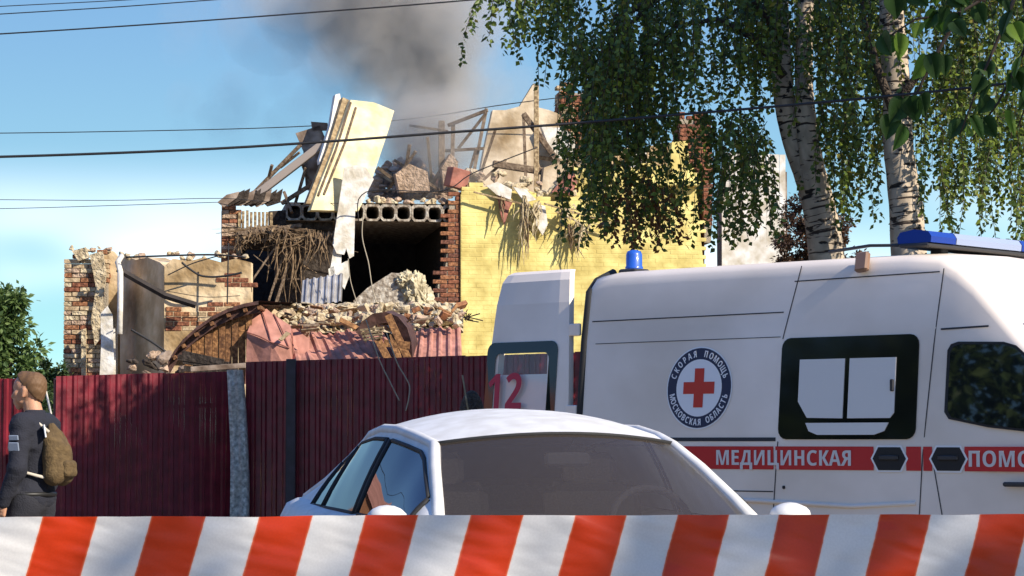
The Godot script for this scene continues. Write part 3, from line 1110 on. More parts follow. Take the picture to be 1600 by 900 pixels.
		var arm := MB.new()
		arm.tube(PackedVector3Array([Vector3(sd * 0.76, 0.965, 0.66), Vector3(sd * 0.82, 0.985, 0.66)]), 0.025, 8)
		part("arm", arm.done(true), M.rubber, mi)
		# doors' shut lines and handles, below the windows
		for z in [0.62, -0.40, -1.25]:
			var jl := MB.new()
			jl.tube(PackedVector3Array([Vector3(sd * 0.872, 0.32, z), Vector3(sd * 0.879, 0.6, z), Vector3(sd * 0.862, 0.93, z)]), 0.004, 4)
			part("shut_line", jl.done(), M.seam, t)
		for z in [-0.28, -1.12]:
			var hm := MB.new()
			hm.cbox(Transform3D(Basis(), Vector3(sd * 0.885, 0.84, z)), Vector3(0.03, 0.03, 0.16), 0.01)
			part("door_handle", hm.done(), M.sedan_silver, t)
		for z in [-1.35, 1.32]:
			wheel(t, Vector3(sd * 0.77, 0.31, z), Vector3(sd, 0, 0), 0.31)
		var hl := MB.new()
		hl.cbox(Transform3D(Basis(Vector3.UP, sd * 0.5), Vector3(sd * 0.60, 0.66, 2.06)), Vector3(0.34, 0.14, 0.1), 0.03)
		part("headlight", hl.done(), M.lens_clear, t)
	# rear window and its surround
	var rw := MB.new()
	var rwr := []
	for i in 4:
		var f := i / 3.0
		var r := PackedVector3Array()
		for k in 17:
			var u := k / 8.0 - 1.0
			r.append(rr[-1][k].lerp(Vector3(u * 0.66, 1.06 + 0.02 * (1 - u * u), -1.88 - 0.02 * (1 - u * u)), f))
		rwr.append(r)
	rw.loft(rwr, false)
	part("rear_window", rw.done(true), M.tinted_glass, t)
	# inside: dashboard, wheel, seats, mirror
	var dash := MB.new()
	dash.cbox(Transform3D(Basis(Vector3.RIGHT, 0.15), Vector3(0, 0.93, 0.66)), Vector3(1.36, 0.12, 0.42), 0.04)
	part("dashboard", dash.done(), M.cabin_trim, t)
	var stw := MB.new()
	var ring := PackedVector3Array()
	for k in 25:
		ring.append(Vector3(0.36, 0.97, 0.36) + Basis(Vector3.RIGHT, -0.45) * Vector3(cos(TAU * k / 24) * 0.18, sin(TAU * k / 24) * 0.18, 0))
	stw.tube(ring, 0.016, 8, false)
	part("steering_wheel", stw.done(true), M.cabin_trim, t)
	for x in [-0.36, 0.36]:
		var se := MB.new()
		se.cbox(Transform3D(Basis(Vector3.RIGHT, -0.25), Vector3(x, 0.82, -0.42)), Vector3(0.46, 0.66, 0.12), 0.05)
		se.cbox(Transform3D(Basis(), Vector3(x, 0.5, -0.12)), Vector3(0.48, 0.16, 0.5), 0.05)
		var so := part("seat", se.done(), M.seat_cloth, t)
		var hr := MB.new()
		hr.cbox(Transform3D(Basis(Vector3.RIGHT, -0.15), Vector3(x, 1.20, -0.52)), Vector3(0.25, 0.16, 0.09), 0.035)
		part("headrest", hr.done(), M.seat_cloth, so)
	var rs := MB.new()
	rs.cbox(Transform3D(Basis(Vector3.RIGHT, -0.3), Vector3(0, 0.86, -1.28)), Vector3(1.2, 0.6, 0.14), 0.05)
	part("rear_seat", rs.done(), M.seat_cloth, t)
	var rv := MB.new()
	rv.cbox(Transform3D(Basis(Vector3.UP, 0.2), Vector3(0.0, 1.255, 0.30)), Vector3(0.22, 0.06, 0.03), 0.012)
	part("rear_view_mirror", rv.done(), M.cabin_trim, t)
	var hd := MB.new()
	hd.quad(Vector3(-0.53, 1.31, 0.1), Vector3(0.53, 1.31, 0.1), Vector3(0.52, 1.32, -1.1), Vector3(-0.52, 1.32, -1.1))
	part("headlining", hd.done(), M.cabin_trim, t)

# ---------------------------------------------------------------- brickwork
var brick_meshes := []
func make_bricks() -> void:
	for k in 4:
		var mb := MB.new()
		mb.cbox(Transform3D(Basis(Vector3.FORWARD, rng.randf_range(-0.008, 0.008)), Vector3.ZERO), Vector3(0.25 - 0.004 * k, 0.066, 0.12), 0.005)
		brick_meshes.append(mb.done())

# courses of brick on the face through o (r runs along it, n out of it); ok(p) says whether a brick belongs at world point p
func courses(parent: Node3D, o: Vector3, r: Vector3, n: Vector3, a0: float, a1: float, y0: float, y1: float, ok: Callable, mats: Array, most := 300, proud := 0.007, loose := 0.004) -> void:
	if brick_meshes.is_empty():
		make_bricks()
	var L := 0.262
	var H := 0.076
	var places := []
	var row := 0
	var y := y0
	while y < y1:
		var a := a0 - (L / 2 if row % 2 else 0.0)
		while a < a1:
			var e0 := maxf(a, a0)
			var e1 := minf(a + L, a1 + 0.1)
			var p := o + r * ((e0 + e1) / 2) + Vector3.UP * (y + H / 2 - o.y) + n * (proud - 0.06)
			if e1 - e0 > 0.05 and ok.call(p):
				places.append([p, (e1 - e0 - 0.011) / 0.25])
			a += L
		y += H
		row += 1
	var skip := 0
	var rest := MB.new()
	# those that show largest first: sort by height so that the uncovered top comes first
	places.sort_custom(func(u, w): return u[0].y > w[0].y)
	for i in places.size():
		var tr := Transform3D(Basis(r, Vector3.UP, n) * Basis(Vector3.UP, rng.randf_range(-0.012, 0.012)) * Basis.from_scale(Vector3(places[i][1], 1, 1)), places[i][0] + n * rng.randf_range(-loose, loose))
		if i < most:
			part("brick", brick_meshes[i % 4], mats[rng.randi() % mats.size()], parent, tr)
		else:
			rest.box(tr, Vector3(0.25, 0.066, 0.12))
	if rest.v.size():
		var o2 := part("brick_field", rest.done(), mats[0], parent)
		o2.set_meta("kind", "stuff")

var fn := Vector3(sin(0.14), 0, cos(0.14))      # the way the facade faces
var fr := Vector3(cos(0.14), 0, -sin(0.14))     # along the facade
var fo := Vector3(-0.88, 0, -44.0)

func fpl(off := 0.0) -> Plane:
	return Plane(fn, fo + fn * off)

func wall_poly(called: String, pts: Array, off: float, thick: float, m: Material, parent: Node3D) -> MeshInstance3D:
	var mb := MB.new()
	mb.poly(hits(pts, fpl(off)), fn, thick)
	return wpart(called, mb, m, parent)

func inside(pts: Array) -> Callable:
	var p2 := PackedVector2Array()
	for p in pts:
		p2.append(Vector2(p[0], p[1]))
	return func(w: Vector3) -> bool: return Geometry2D.is_point_in_polygon(px_of(w), p2)

func house() -> void:
	var t := thing("ruined_house", "bombed two-storey brick house with yellow wall, torn open upper room and broken roof", "house", fo)
	# yellow front wall
	var yp := [[720, 806], [720, 304], [729, 294], [742, 287], [756, 295], [770, 291], [788, 302], [806, 297], [822, 312], [846, 306], [868, 318], [890, 312], [904, 300], [906, 262], [940, 258], [985, 262], [1012, 258], [1084, 262], [1100, 420], [1112, 806]]
	var w := wall_poly("yellow_wall", yp, 0.0, 0.38, M.yellow_paint, t)
	courses(w, fo, fr, fn, 0.0, 5.0, 2.0, 6.6, inside(yp), [M.yellow_paint], 300, 0.0030, 0.0008)
	# cornice and pilaster on the right half
	var cor := MB.new()
	cor.cbox(Transform3D(Basis(fr, Vector3.UP, fn), hit(1048, 287, fpl(0.09))), Vector3(1.05, 0.09, 0.18), 0.015)
	wpart("cornice", cor, M.yellow_paint, t)
	wall_poly("pilaster", [[1046, 284], [1050, 222], [1074, 220], [1080, 284]], 0.05, 0.3, M.yellow_paint, t)
	# side wall of the house at its right end, turned away from the sun's glare
	var sw := MB.new()
	var c1 := hit(1100, 420, fpl(0.0))
	var tp := hit(1084, 262, fpl(0.0))
	sw.quad(Vector3(c1.x, 0, c1.z), Vector3(c1.x, tp.y, c1.z), Vector3(c1.x, tp.y, c1.z) - fn * 7.0, Vector3(c1.x, 0, c1.z) - fn * 7.0)
	wpart("end_wall", sw, M.brick_dark, t)
	# broken end of the front wall: bare brick beside the opening
	var bp := [[732, 806], [732, 300], [704, 300], [700, 322], [694, 352], [697, 380], [692, 415], [676, 440], [680, 470], [674, 520], [678, 806]]
	var be := wall_poly("broken_brick_end", [[720, 806], [720, 310], [702, 318], [700, 380], [696, 418], [684, 446], [684, 806]], -0.06, 0.36, M.mortar, t)
	courses(be, fo, fr, fn, -0.62, -0.004, 2.9, 5.95, inside(bp), [M.brick_red, M.brick_orange, M.brick_dark, M.brick_red], 300, -0.04, 0.008)
	# upper floor slab with hollow cores, its broken ends to the front
	var top := hit(600, 318, fpl(-0.15)).y
	for q in [[-3.0, 4], [-1.92, 4], [-0.84, 3]]:
		slab(t, q[0], top, q[1])
	# the torn-open room: floor, back and side walls blackened by fire
	var a0 := -3.86
	var fl := 3.0
	var ceil := top - 0.32
	var rm := MB.new()
	var bk := -5.2
	rm.quad(fo + fr * a0 + Vector3.UP * fl + fn * -0.1, fo + fr * 4.2 + Vector3.UP * fl + fn * -0.4, fo + fr * 4.2 + Vector3.UP * fl + fn * bk, fo + fr * a0 + Vector3.UP * fl + fn * bk)
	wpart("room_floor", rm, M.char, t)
	var b2 := MB.new()
	b2.quad(fo + fr * a0 + Vector3.UP * 0.0 + fn * bk, fo + fr * a0 + Vector3.UP * (ceil + 0.2) + fn * bk, fo + fr * 4.4 + Vector3.UP * (ceil + 0.2) + fn * bk, fo + fr * 4.4 + fn * bk)
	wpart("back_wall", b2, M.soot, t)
	for a in [a0, 4.35]:
		var b3 := MB.new()
		b3.quad(fo + fr * a + fn * -0.3, fo + fr * a + Vector3.UP * ceil + fn * -0.3, fo + fr * a + Vector3.UP * ceil + fn * bk, fo + fr * a + fn * bk)
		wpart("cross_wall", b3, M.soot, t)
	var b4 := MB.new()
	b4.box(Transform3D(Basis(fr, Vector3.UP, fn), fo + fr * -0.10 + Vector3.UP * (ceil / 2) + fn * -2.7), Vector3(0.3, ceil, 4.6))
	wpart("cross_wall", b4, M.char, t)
	# front wall below the opening, hidden by the fence and rubble
	var lw := MB.new()
	lw.box(Transform3D(Basis(fr, Vector3.UP, fn), fo + fr * -2.2 + Vector3.UP * 1.45 + fn * -0.2), Vector3(3.6, 2.9, 0.36))
	wpart("lower_wall", lw, M.plaster_cream, t)
	# attic floor behind the slab, right half
	var af := MB.new()
	af.box(Transform3D(Basis(fr, Vector3.UP, fn), fo + fr * 2.2 + Vector3.UP * (top - 0.2) + fn * -2.8), Vector3(4.2, 0.3, 4.6))
	wpart("attic_floor", af, M.concrete, t)
	# what is left of the attic: pale gable walls
	wall_poly("gable_wall", [[742, 320], [748, 280], [757, 232], [770, 172], [790, 172], [812, 166], [834, 130], [842, 133], [842, 168], [858, 172], [874, 178], [890, 230], [900, 320]], -2.2, 0.28, M.plaster_pale, t)
	wall_poly("inner_wall", [[896, 310], [893, 240], [905, 222], [932, 226], [960, 232], [1010, 230], [1040, 222], [1066, 226], [1066, 300]], -3.6, 0.25, M.plaster_cream, t)
	wall_poly("inner_wall", [[984, 292], [986, 232], [1010, 236], [1011, 292]], -3.2, 0.2, M.white_board, t)
	# brick chimney stacks
	chimney(t, 876, 932, 128, 262, -3.2, [M.brick_orange, M.brick_pale, M.brick_red, M.brick_pale])
	chimney(t, 1062, 1112, 168, 300, -0.9, [M.brick_red, M.brick_dark, M.brick_red])
	# dark opening between the wall and the inner part of the roof, timber plate on top of the slab
	var pl := beam_mb(hit(770, 256, fpl(-1.0)), hit(902, 276, fpl(-1.0)), 0.12, 0.14)
	wpart("wall_plate", pl, M.wood_old, t)

func slab(t: Node3D, a: float, top: float, n: int) -> void:
	var mb := MB.new()
	var cw := 0.268
	var h := 0.31
	var len_ := 5.0
	var tr := Transform3D(Basis(fr, Vector3.UP, fn), fo + fr * a + Vector3.UP * top + fn * (-0.12 + rng.randf_range(-0.05, 0.05)))
	for i in n:
		var c := Vector3(cw * (i + 0.5), -h / 2, 0)
		var sg := 16
		var inr := PackedVector3Array()
		var out := PackedVector3Array()
		var inb := PackedVector3Array()
		for k in sg:
			var an := TAU * (k + 0.5) / sg
			var d := Vector2(cos(an), sin(an))
			var s: float = 1.0 / maxf(absf(d.x), absf(d.y))
			var jag := rng.randf_range(-0.02, 0.012)
			var sq := pow(pow(absf(d.x), 4.0) + pow(absf(d.y), 4.0), -0.25)
			inr.append(tr * (c + Vector3(d.x * sq * 0.108, d.y * sq * 0.108 - 0.01, jag * 0.3)))
			inb.append(tr * (c + Vector3(d.x * sq * 0.108, d.y * sq * 0.108 - 0.01, -1.6)))
			out.append(tr * (c + Vector3(d.x * s * cw / 2, d.y * s * h / 2, rng.randf_range(-0.004, 0.004))))
		for k in sg:
			var k2 := (k + 1) % sg
			mb.quad(out[k], out[k2], inr[k2], inr[k])
			mb.quad(inr[k], inr[k2], inb[k2], inb[k])
		mb.tri(inb[0], inb[5], inb[10])
		for k in range(1, sg - 1):
			mb.tri(inb[0], inb[k], inb[k + 1])
	var w := cw * n
	for y in [0.0, -h]:
		mb.quad(tr * Vector3(0, y, 0.02), tr * Vector3(w, y, 0.02), tr * Vector3(w, y, -len_), tr * Vector3(0, y, -len_))
	for x in [0.0, w]:
		mb.quad(tr * Vector3(x, 0, 0), tr * Vector3(x, -h, 0), tr * Vector3(x, -h, -len_), tr * Vector3(x, 0, -len_))
	wpart("floor_slab", mb, M.concrete, t)

func chimney(t: Node3D, x0: float, x1: float, y0: float, y1: float, off: float, mats: Array) -> void:
	var a := hit(x0, y1, fpl(off))
	var b := hit(x1, y1, fpl(off))
	var tp := hit(x0, y0, fpl(off)).y
	var w := a.distance_to(b)
	var h := tp - a.y + 0.9
	var mb := MB.new()
	var mid := (a + b) / 2
	mb.box(Transform3D(Basis(fr, Vector3.UP, fn), Vector3(mid.x, a.y - 0.9 + (h - 0.2) / 2, mid.z) - fn * (w / 2)), Vector3(w - 0.02, h - 0.2, w - 0.02))
	var c := wpart("chimney", mb, M.mortar, t)
	var jag := func(p: Vector3) -> bool: return p.y < tp - 0.35 + 0.5 * absf(sin(p.x * 9.0 + p.z * 4.0)) * (0.6 + 0.4 * sin(p.y * 30.0))
	courses(c, Vector3(a.x, a.y - 0.9, a.z), fr, fn, 0.0, w - 0.1, a.y - 0.6, tp, jag, mats, 150, 0.012, 0.012)
	var o2 := Vector3(b.x, a.y - 0.9, b.z)
	courses(c, o2, -fn, fr, 0.0, w - 0.1, a.y - 0.6, tp, jag, mats, 150, 0.012, 0.012)
	var o3 := Vector3(a.x, a.y - 0.9, a.z) - fn * w
	courses(c, o3, fn, -fr, 0.0, w - 0.1, a.y - 0.6, tp, jag, mats, 150, 0.012, 0.012)

# ---------------------------------------------------------------- left wing
func left_wing() -> void:
	var z := 41.0
	var base := P(180, 690, z) * Vector3(1, 0, 1)
	var t := thing("collapsed_wing", "low roofless wing of the ruined house with bare brick pier and peeling walls", "building", base)
	# brick pier: front and right faces
	var pa := P(97, 690, z)
	var pb := P(166, 690, z)
	var r := Vector3(1, 0, 0)
	var n := Vector3(0, 0, 1)
	var tp := P(100, 388, z).y
	var core := MB.new()
	core.box(Transform3D(Basis(), Vector3((pa.x + pb.x) / 2, (tp - 0.25) / 2, -z - 0.36)), Vector3(pb.x - pa.x - 0.03, tp - 0.25, 0.68))
	var pier := wpart("brick_pier", core, M.mortar, t)
	var jag := func(p: Vector3) -> bool: return p.y < tp - 0.28 + 0.30 * absf(sin(p.x * 7.0)) and not (p.y > 2.4 and p.x > pb.x - 0.12 + 0.14 * sin(p.y * 5.0))
	courses(pier, Vector3(pa.x, 0, -z), r, n, 0.0, pb.x - pa.x - 0.12, 1.9, tp, jag, [M.brick_pale, M.brick_orange, M.brick_pale, M.rubble_pink, M.rubble_cream, M.brick_red], 300, 0.02, 0.014)
	courses(pier, Vector3(pb.x, 0, -z), Vector3(0, 0, -1), Vector3(1, 0, 0), 0.0, 0.6, 1.9, tp, jag, [M.brick_pale, M.brick_orange, M.brick_pale], 300, 0.01, 0.012)
	# plaster clinging to the pier
	for q in [[[140, 398], [160, 392], [166, 430], [160, 470], [164, 520], [148, 540], [142, 500], [150, 450]], [[112, 392], [134, 386], [140, 402], [122, 408]], [[127, 515], [134, 513], [134, 590], [127, 592]]]:
		var m := MB.new()
		m.poly(PL(q, z - 0.10), n, 0.06)
		wpart("plaster_patch", m, M.rubble_cream, t)
	# lit wall and the shaded wall that runs back to the left of it
	var lz := 40.0
	var lit := [[256, 620], [257, 416], [270, 404], [296, 408], [318, 402], [346, 410], [368, 404], [392, 410], [392, 620]]
	var lm := MB.new()
	lm.poly(PL(lit, lz), n, 0.3)
	var lw := wpart("front_wall", lm, M.plaster_cream, t)
	var sh := MB.new()
	var s0 := P(256.5, 690, lz)
	var s1 := P(184, 690, lz + 2.4)
	var sn := (s0 - s1).cross(Vector3.UP).normalized()
	if sn.z < 0:
		sn = -sn
	var spl := Plane(sn, s0)
	sh.poly(hits([[184, 620], [184, 408], [196, 400], [212, 406], [230, 402], [250, 410], [256.5, 416], [256.5, 620]], spl), sn, 0.3)
	wpart("side_wall", sh, M.plaster_cream, t)
	var stp := MB.new()
	stp.poly(PL([[166, 620], [164, 470], [162, 396], [176, 392], [184, 402], [184, 620]], z + 0.2), n, 0.25)
	wpart("plaster_strip", stp, M.plaster_cream, t)
	# bare bricks where the plaster has fallen off the lit wall
	courses(lw, P(256.5, 690, lz) * Vector3(1, 0, 1), r, n, 0.0, 1.35, 2.6, 3.6, inside([[262, 520], [262, 478], [300, 486], [340, 470], [380, 478], [385, 520]]), [M.brick_orange, M.brick_pale, M.brick_red], 300, 0.008, 0.006)
	courses(lw, P(256.5, 690, lz) * Vector3(1, 0, 1), r, n, 0.0, 1.35, 2.6, 4.4, inside([[348, 440], [352, 420], [380, 424], [392, 440], [388, 452], [360, 450]]), [M.brick_orange, M.brick_red], 300, 0.008, 0.006)
	# eave timber running down along both walls
	var ev := MB.new()
	ev.tube(PL([[184, 420, 39.7], [215, 438, 39.7], [258, 462, 39.7], [306, 477, 39.7]], 39.7), 0.055, 5)
	single("fallen_eave", ev, M.soot, "dark charred eave timber sagging across the peeling wing wall", "beam")
	var dp := MB.new()
	dp.tube(PL([[188, 424, 39.6], [188, 470, 39.6], [187, 522, 39.6]], 39.6), 0.045, 10)
	dp.tube(PL([[188, 424, 39.6], [184, 410, 39.8], [190, 400, 40.0]], 39.6), 0.045, 10)
	single("downpipe", dp, M.white_board, "pale broken downpipe on the shaded wing wall", "pipe", "", true)
	for q in [[[157, 490], [168, 478], [176, 492], [178, 560], [176, 600], [155, 600], [158, 540]], [[168, 520], [180, 512], [181, 590], [171, 592]]]:
		var m := MB.new()
		m.poly(PL(q, 40.6 - 0.1 * q.size() / 4.0), Vector3(0.1, 0, 1).normalized(), 0.015)
		single("plastic_sheet", m, M.white_board, "torn white plastic sheet hanging beside the brick pier", "sheet", "plastic sheets by the brick pier")
	# rubble crest on the wing's broken top
	for i in 26:
		var px := rng.randf_range(108, 392)
		var py := 402.0 + rng.randf_range(-7, 3) - (12.0 if px < 170 else 0.0)
		chunk(px, py, 40.4 if px > 180 else 41.2, rng.randf_range(7, 17), M.rubble_cream if rng.randf() < 0.7 else M.rubble_pink, "pale rubble lump left on the broken top of the wing", "rubble on the wing wall")
	var low := 0
	for i in 16:
		chunk(rng.randf_range(196, 290), rng.randf_range(556, 592), 38.5, rng.randf_range(10, 26), [M.char, M.plaster_grey, M.rubble_pink][i % 3], "dark sooty rubble lump at the foot of the shaded wing wall", "rubble at the foot of the wing")

# ---------------------------------------------------------------- rubble
var ico := []
func ico_sphere(sub: int) -> Array:   # [vertices, triangles]
	var f := (1.0 + sqrt(5.0)) / 2.0
	var vs := []
	for q in [[-1, f, 0], [1, f, 0], [-1, -f, 0], [1, -f, 0], [0, -1, f], [0, 1, f], [0, -1, -f], [0, 1, -f], [f, 0, -1], [f, 0, 1], [-f, 0, -1], [-f, 0, 1]]:
		vs.append(Vector3(q[0], q[1], q[2]).normalized())
	var ts := [[0, 11, 5], [0, 5, 1], [0, 1, 7], [0, 7, 10], [0, 10, 11], [1, 5, 9], [5, 11, 4], [11, 10, 2], [10, 7, 6], [7, 1, 8], [3, 9, 4], [3, 4, 2], [3, 2, 6], [3, 6, 8], [3, 8, 9], [4, 9, 5], [2, 4, 11], [6, 2, 10], [8, 6, 7], [9, 8, 1]]
	for s in sub:
		var nt := []
		var mids := {}
		for t in ts:
			var m := []
			for e in 3:
				var i: int = mini(t[e], t[(e + 1) % 3])
				var j: int = maxi(t[e], t[(e + 1) % 3])
				var key := i * 100000 + j
				if not mids.has(key):
					mids[key] = vs.size()
					vs.append((vs[i] + vs[j]).normalized())
				m.append(mids[key])
			nt.append([t[0], m[0], m[2]])
			nt.append([t[1], m[1], m[0]])
			nt.append([t[2], m[2], m[1]])
			nt.append([m[0], m[1], m[2]])
		ts = nt
	return [vs, ts]

func rock_mb(centre: Vector3, size: Vector3, sub := 2, cuts := 9, rough := 0.08, turn := Basis()) -> MB:
	while ico.size() <= sub:
		ico.append(ico_sphere(ico.size()))
	var vs: Array = ico[sub][0]
	var pl := []
	for i in cuts:
		pl.append([Vector3(rng.randfn(), rng.randfn(), rng.randfn()).normalized(), rng.randf_range(0.42, 0.88)])
	var n := FastNoiseLite.new()
	n.seed = rng.randi()
	n.frequency = 1.4
	n.fractal_octaves = 3
	var out := PackedVector3Array()
	for d in vs:
		var k := 1.0
		for q in pl:
			var c: float = d.dot(q[0])
			if c > 0.01:
				k = minf(k, q[1] / c)
		k *= 1.0 + rough * 2.0 * n.get_noise_3dv(d * 2.0)
		out.append(centre + turn * (d * k * size * 0.5))
	var mb := MB.new()
	for t in ico[sub][1]:
		mb.tri(out[t[0]], out[t[2]], out[t[1]])
	return mb

func chunk(px: float, py: float, z: float, size_px: float, m: Material, label: String, group: String, sub := 2) -> void:
	var s := size_px / F * z
	var mb := rock_mb(P(px, py, z), Vector3(s * rng.randf_range(0.9, 1.5), s * rng.randf_range(0.6, 1.0), s * rng.randf_range(0.8, 1.2)), sub, 13, 0.12, Basis(Vector3.BACK, rng.randf_range(-0.6, 0.6)))
	single("rubble_lump", mb, m, label, "rubble", group)

func tuft_mb(px: float, py: float, z: float, w: float, h: float, count: int, spread := 0.25) -> MB:   # hanging strands of torn fibre
	var mb := MB.new()
	for i in count:
		var x := px + rng.randfn(0, w * 0.25)
		var y := py + rng.randf_range(0, h * 0.25)
		var l := h * rng.randf_range(0.3, 1.0)
		var pts := PackedVector3Array()
		var dx := rng.randfn(0, w * spread) + (rng.randfn(0, w * 0.7) if rng.randf() < 0.4 else 0.0)
		var zz := z + rng.randfn(0, 0.10)
		for k in 4:
			var f := k / 3.0
			pts.append(P(x + dx * f * f + rng.randfn(0, 2.2), y + l * f * (1.0 if absf(dx) < w * 0.5 else 0.45), zz - 0.12 * f))
		var r := rng.randf_range(0.004, 0.02)
		mb.tube(pts, [r, r * 1.2, r * 0.9, r * 0.25], 3, false)
	return mb

# ---------------------------------------------------------------- collapsed shed in front of the house
func ribbed(p00: Vector3, p10: Vector3, p11: Vector3, p01: Vector3, n: int, depth: float, warp := 0.0) -> MB:   # a bent profiled sheet between four corners, ribs from the 0 edge to the 1 edge
	var mb := MB.new()
	var nrm := (p10 - p00).cross(p01 - p00).normalized()
	if nrm.y < 0:
		nrm = -nrm
	var rows := 8
	var g := []
	for i in n * 5 + 1:
		var u := float(i) / (n * 5)
		var q: float = [0.0, 0.0, 0.0, 1.0, 1.0][i % 5]
		var r := PackedVector3Array()
		for j in rows + 1:
			var f := float(j) / rows
			var p := p00.lerp(p10, u).lerp(p01.lerp(p11, u), f)
			p += nrm * (depth * q + warp * sin(u * 5.0 + f * 3.0) * sin(f * 4.0 + u * 2.0))
			r.append(p)
		g.append(r)
	for i in g.size() - 1:
		for j in rows:
			mb.quad(g[i][j], g[i][j + 1], g[i + 1][j + 1], g[i + 1][j])
	return mb

func shed() -> void:
	var z := 36.0
	var base := P(390, 690, z) * Vector3(1, 0, 1)
	var t := thing("crushed_shed", "crushed shed with red metal roof and orange plank gable behind the fence", "shed", base)
	# bowed roof, seen from under its front edge
	var edge := [[262, 566], [272, 548], [286, 530], [306, 512], [330, 495], [356, 482], [382, 474], [404, 470]]
	var m := MB.new()
	var fr2 := PackedVector3Array()
	var bk := PackedVector3Array()
	for i in edge.size():
		var p := P(edge[i][0], edge[i][1], z - 0.3)
		fr2.append(p)
		bk.append(p + Vector3(0.55, 0.10, -2.6))
	for i in edge.size() - 1:
		m.quad(fr2[i], bk[i], bk[i + 1], fr2[i + 1])
		m.quad(fr2[i] + Vector3(0, -0.05, 0), bk[i] + Vector3(0, -0.05, 0), bk[i + 1] + Vector3(0, -0.05, 0), fr2[i + 1] + Vector3(0, -0.05, 0))
		m.quad(fr2[i], fr2[i + 1], fr2[i + 1] + Vector3(0, -0.05, 0), fr2[i] + Vector3(0, -0.05, 0))
	wpart("bowed_roof", m, M.metal_brown, t)
	# battens under the bowed roof and a fascia board that follows it
	for i in range(1, edge.size()):
		var b := MB.new()
		var a := P(edge[i][0] + 2, edge[i][1] + 11, z - 0.24)
		b.box(Transform3D(Basis(Vector3.BACK, 0.55 - i * 0.05), a + Vector3(0, 0.0, -0.4)), Vector3(0.05, 0.05, 1.0))
		wpart("batten", b, M.wood_orange_dark, t)
	var fa := MB.new()
	for i in edge.size() - 1:
		var a := P(edge[i][0], edge[i][1] + 5, z - 0.22)
		var b := P(edge[i + 1][0], edge[i + 1][1] + 5, z - 0.22)
		var a2 := P(edge[i][0] + 3, edge[i][1] + 18, z - 0.22)
		var b2 := P(edge[i + 1][0] + 3, edge[i + 1][1] + 18, z - 0.22)
		fa.quad(a, b, b2, a2)
		fa.quad(a2, b2, b2 + Vector3(0, 0, -0.03), a2 + Vector3(0, 0, -0.03))
	wpart("fascia", fa, M.metal_brown, t)
	# plank gable: every plank a board
	var k := 0
	var x := 288.0
	while x < 386.0:
		var wdt := rng.randf_range(9.5, 12.0)
		var xt := x + wdt / 2
		var ytop := 0.0
		for i in edge.size() - 1:
			if xt >= edge[i][0] and xt <= edge[i + 1][0]:
				ytop = lerpf(edge[i][1], edge[i + 1][1], (xt - edge[i][0]) / (edge[i + 1][0] - edge[i][0])) + 12.0
		var zz := z - 0.12 - 0.015 * (k % 2)
		var pm := MB.new()
		pm.poly(PL([[x + 0.5, 600], [x + 0.5, ytop + 4], [x + wdt - 0.4, ytop - 1], [x + wdt - 0.4, 600]], zz), Vector3(0, 0, 1), 0.025)
		wpart("plank", pm, M.wood_orange if rng.randf() < 0.6 else M.wood_orange_dark, t)
		x += wdt
		k += 1
	# crumpled red sheet, folded into facets
	var v := func(a: float, b: float, c: float) -> Vector3: return P(a, b, c)
	var fc := MB.new()
	var A: Vector3 = v.call(404, 472, 36.4)
	var B: Vector3 = v.call(386, 520, 35.7)
	var C: Vector3 = v.call(383, 600, 35.6)
	var D: Vector3 = v.call(428, 492, 36.2)
	var E: Vector3 = v.call(424, 536, 35.5)
	var G: Vector3 = v.call(420, 600, 35.5)
	var H: Vector3 = v.call(456, 510, 36.0)
	var I: Vector3 = v.call(452, 545, 35.5)
	var J: Vector3 = v.call(460, 600, 35.4)
	var K: Vector3 = v.call(484, 530, 35.9)
	var L: Vector3 = v.call(480, 600, 35.5)
	for q in [[A, B, E, D], [B, C, G, E], [D, E, I, H], [E, G, J, I], [H, I, J, L], [H, L, K, K]]:
		fc.quad(q[0], q[1], q[2], q[3])
	wpart("crumpled_sheet", fc, M.metal_red_dusty, t)
	for q in [[A, E], [D, I], [B, E], [H, J], [E, I]]:
		var s := MB.new()
		s.tube(PackedVector3Array([q[0] + Vector3(0, 0.01, 0.015), (q[0] + q[1]) / 2 + Vector3(0.01, 0.02, 0.02), q[1] + Vector3(0, 0.01, 0.015)]), 0.010, 5)
		wpart("sheet_fold", s, M.metal_red, t)
	# sloping ribbed roofs
	wpart("roof_sheet", ribbed(v.call(452, 574, 35.3), v.call(560, 574, 35.1), v.call(520, 522, 37.2), v.call(440, 512, 37.2), 5, 0.035, 0.06), M.metal_red_dusty, t)
	wpart("roof_sheet", ribbed(v.call(550, 576, 35.0), v.call(646, 572, 35.0), v.call(600, 520, 37.0), v.call(515, 524, 37.2), 5, 0.035, 0.05), M.metal_red_dusty, t)
	wpart("roof_sheet", ribbed(v.call(644, 568, 35.0), v.call(722, 566, 35.1), v.call(720, 512, 37.0), v.call(650, 518, 37.0), 5, 0.035, 0.03), M.metal_red_dusty, t)
	# curled dark red sheet: a bent strip
	var cu := MB.new()
	var arc := [[556, 520], [566, 502], [582, 490], [602, 487], [622, 495], [636, 512], [643, 535], [645, 572]]
	for i in arc.size() - 1:
		var a: Vector3 = v.call(arc[i][0], arc[i][1], 35.2)
		var b: Vector3 = v.call(arc[i + 1][0], arc[i + 1][1], 35.2)
		var off := Vector3(0.05, 0.06, -0.9)
		cu.quad(a, b, b + off, a + off)
		var ci: Vector3 = v.call(lerpf(arc[i][0], 606, 0.30), lerpf(arc[i][1], 545, 0.30), 35.25)
		var cj: Vector3 = v.call(lerpf(arc[i + 1][0], 606, 0.30), lerpf(arc[i + 1][1], 545, 0.30), 35.25)
		cu.quad(a, b, cj, ci)
	wpart("curled_sheet", cu, M.metal_brown, t)
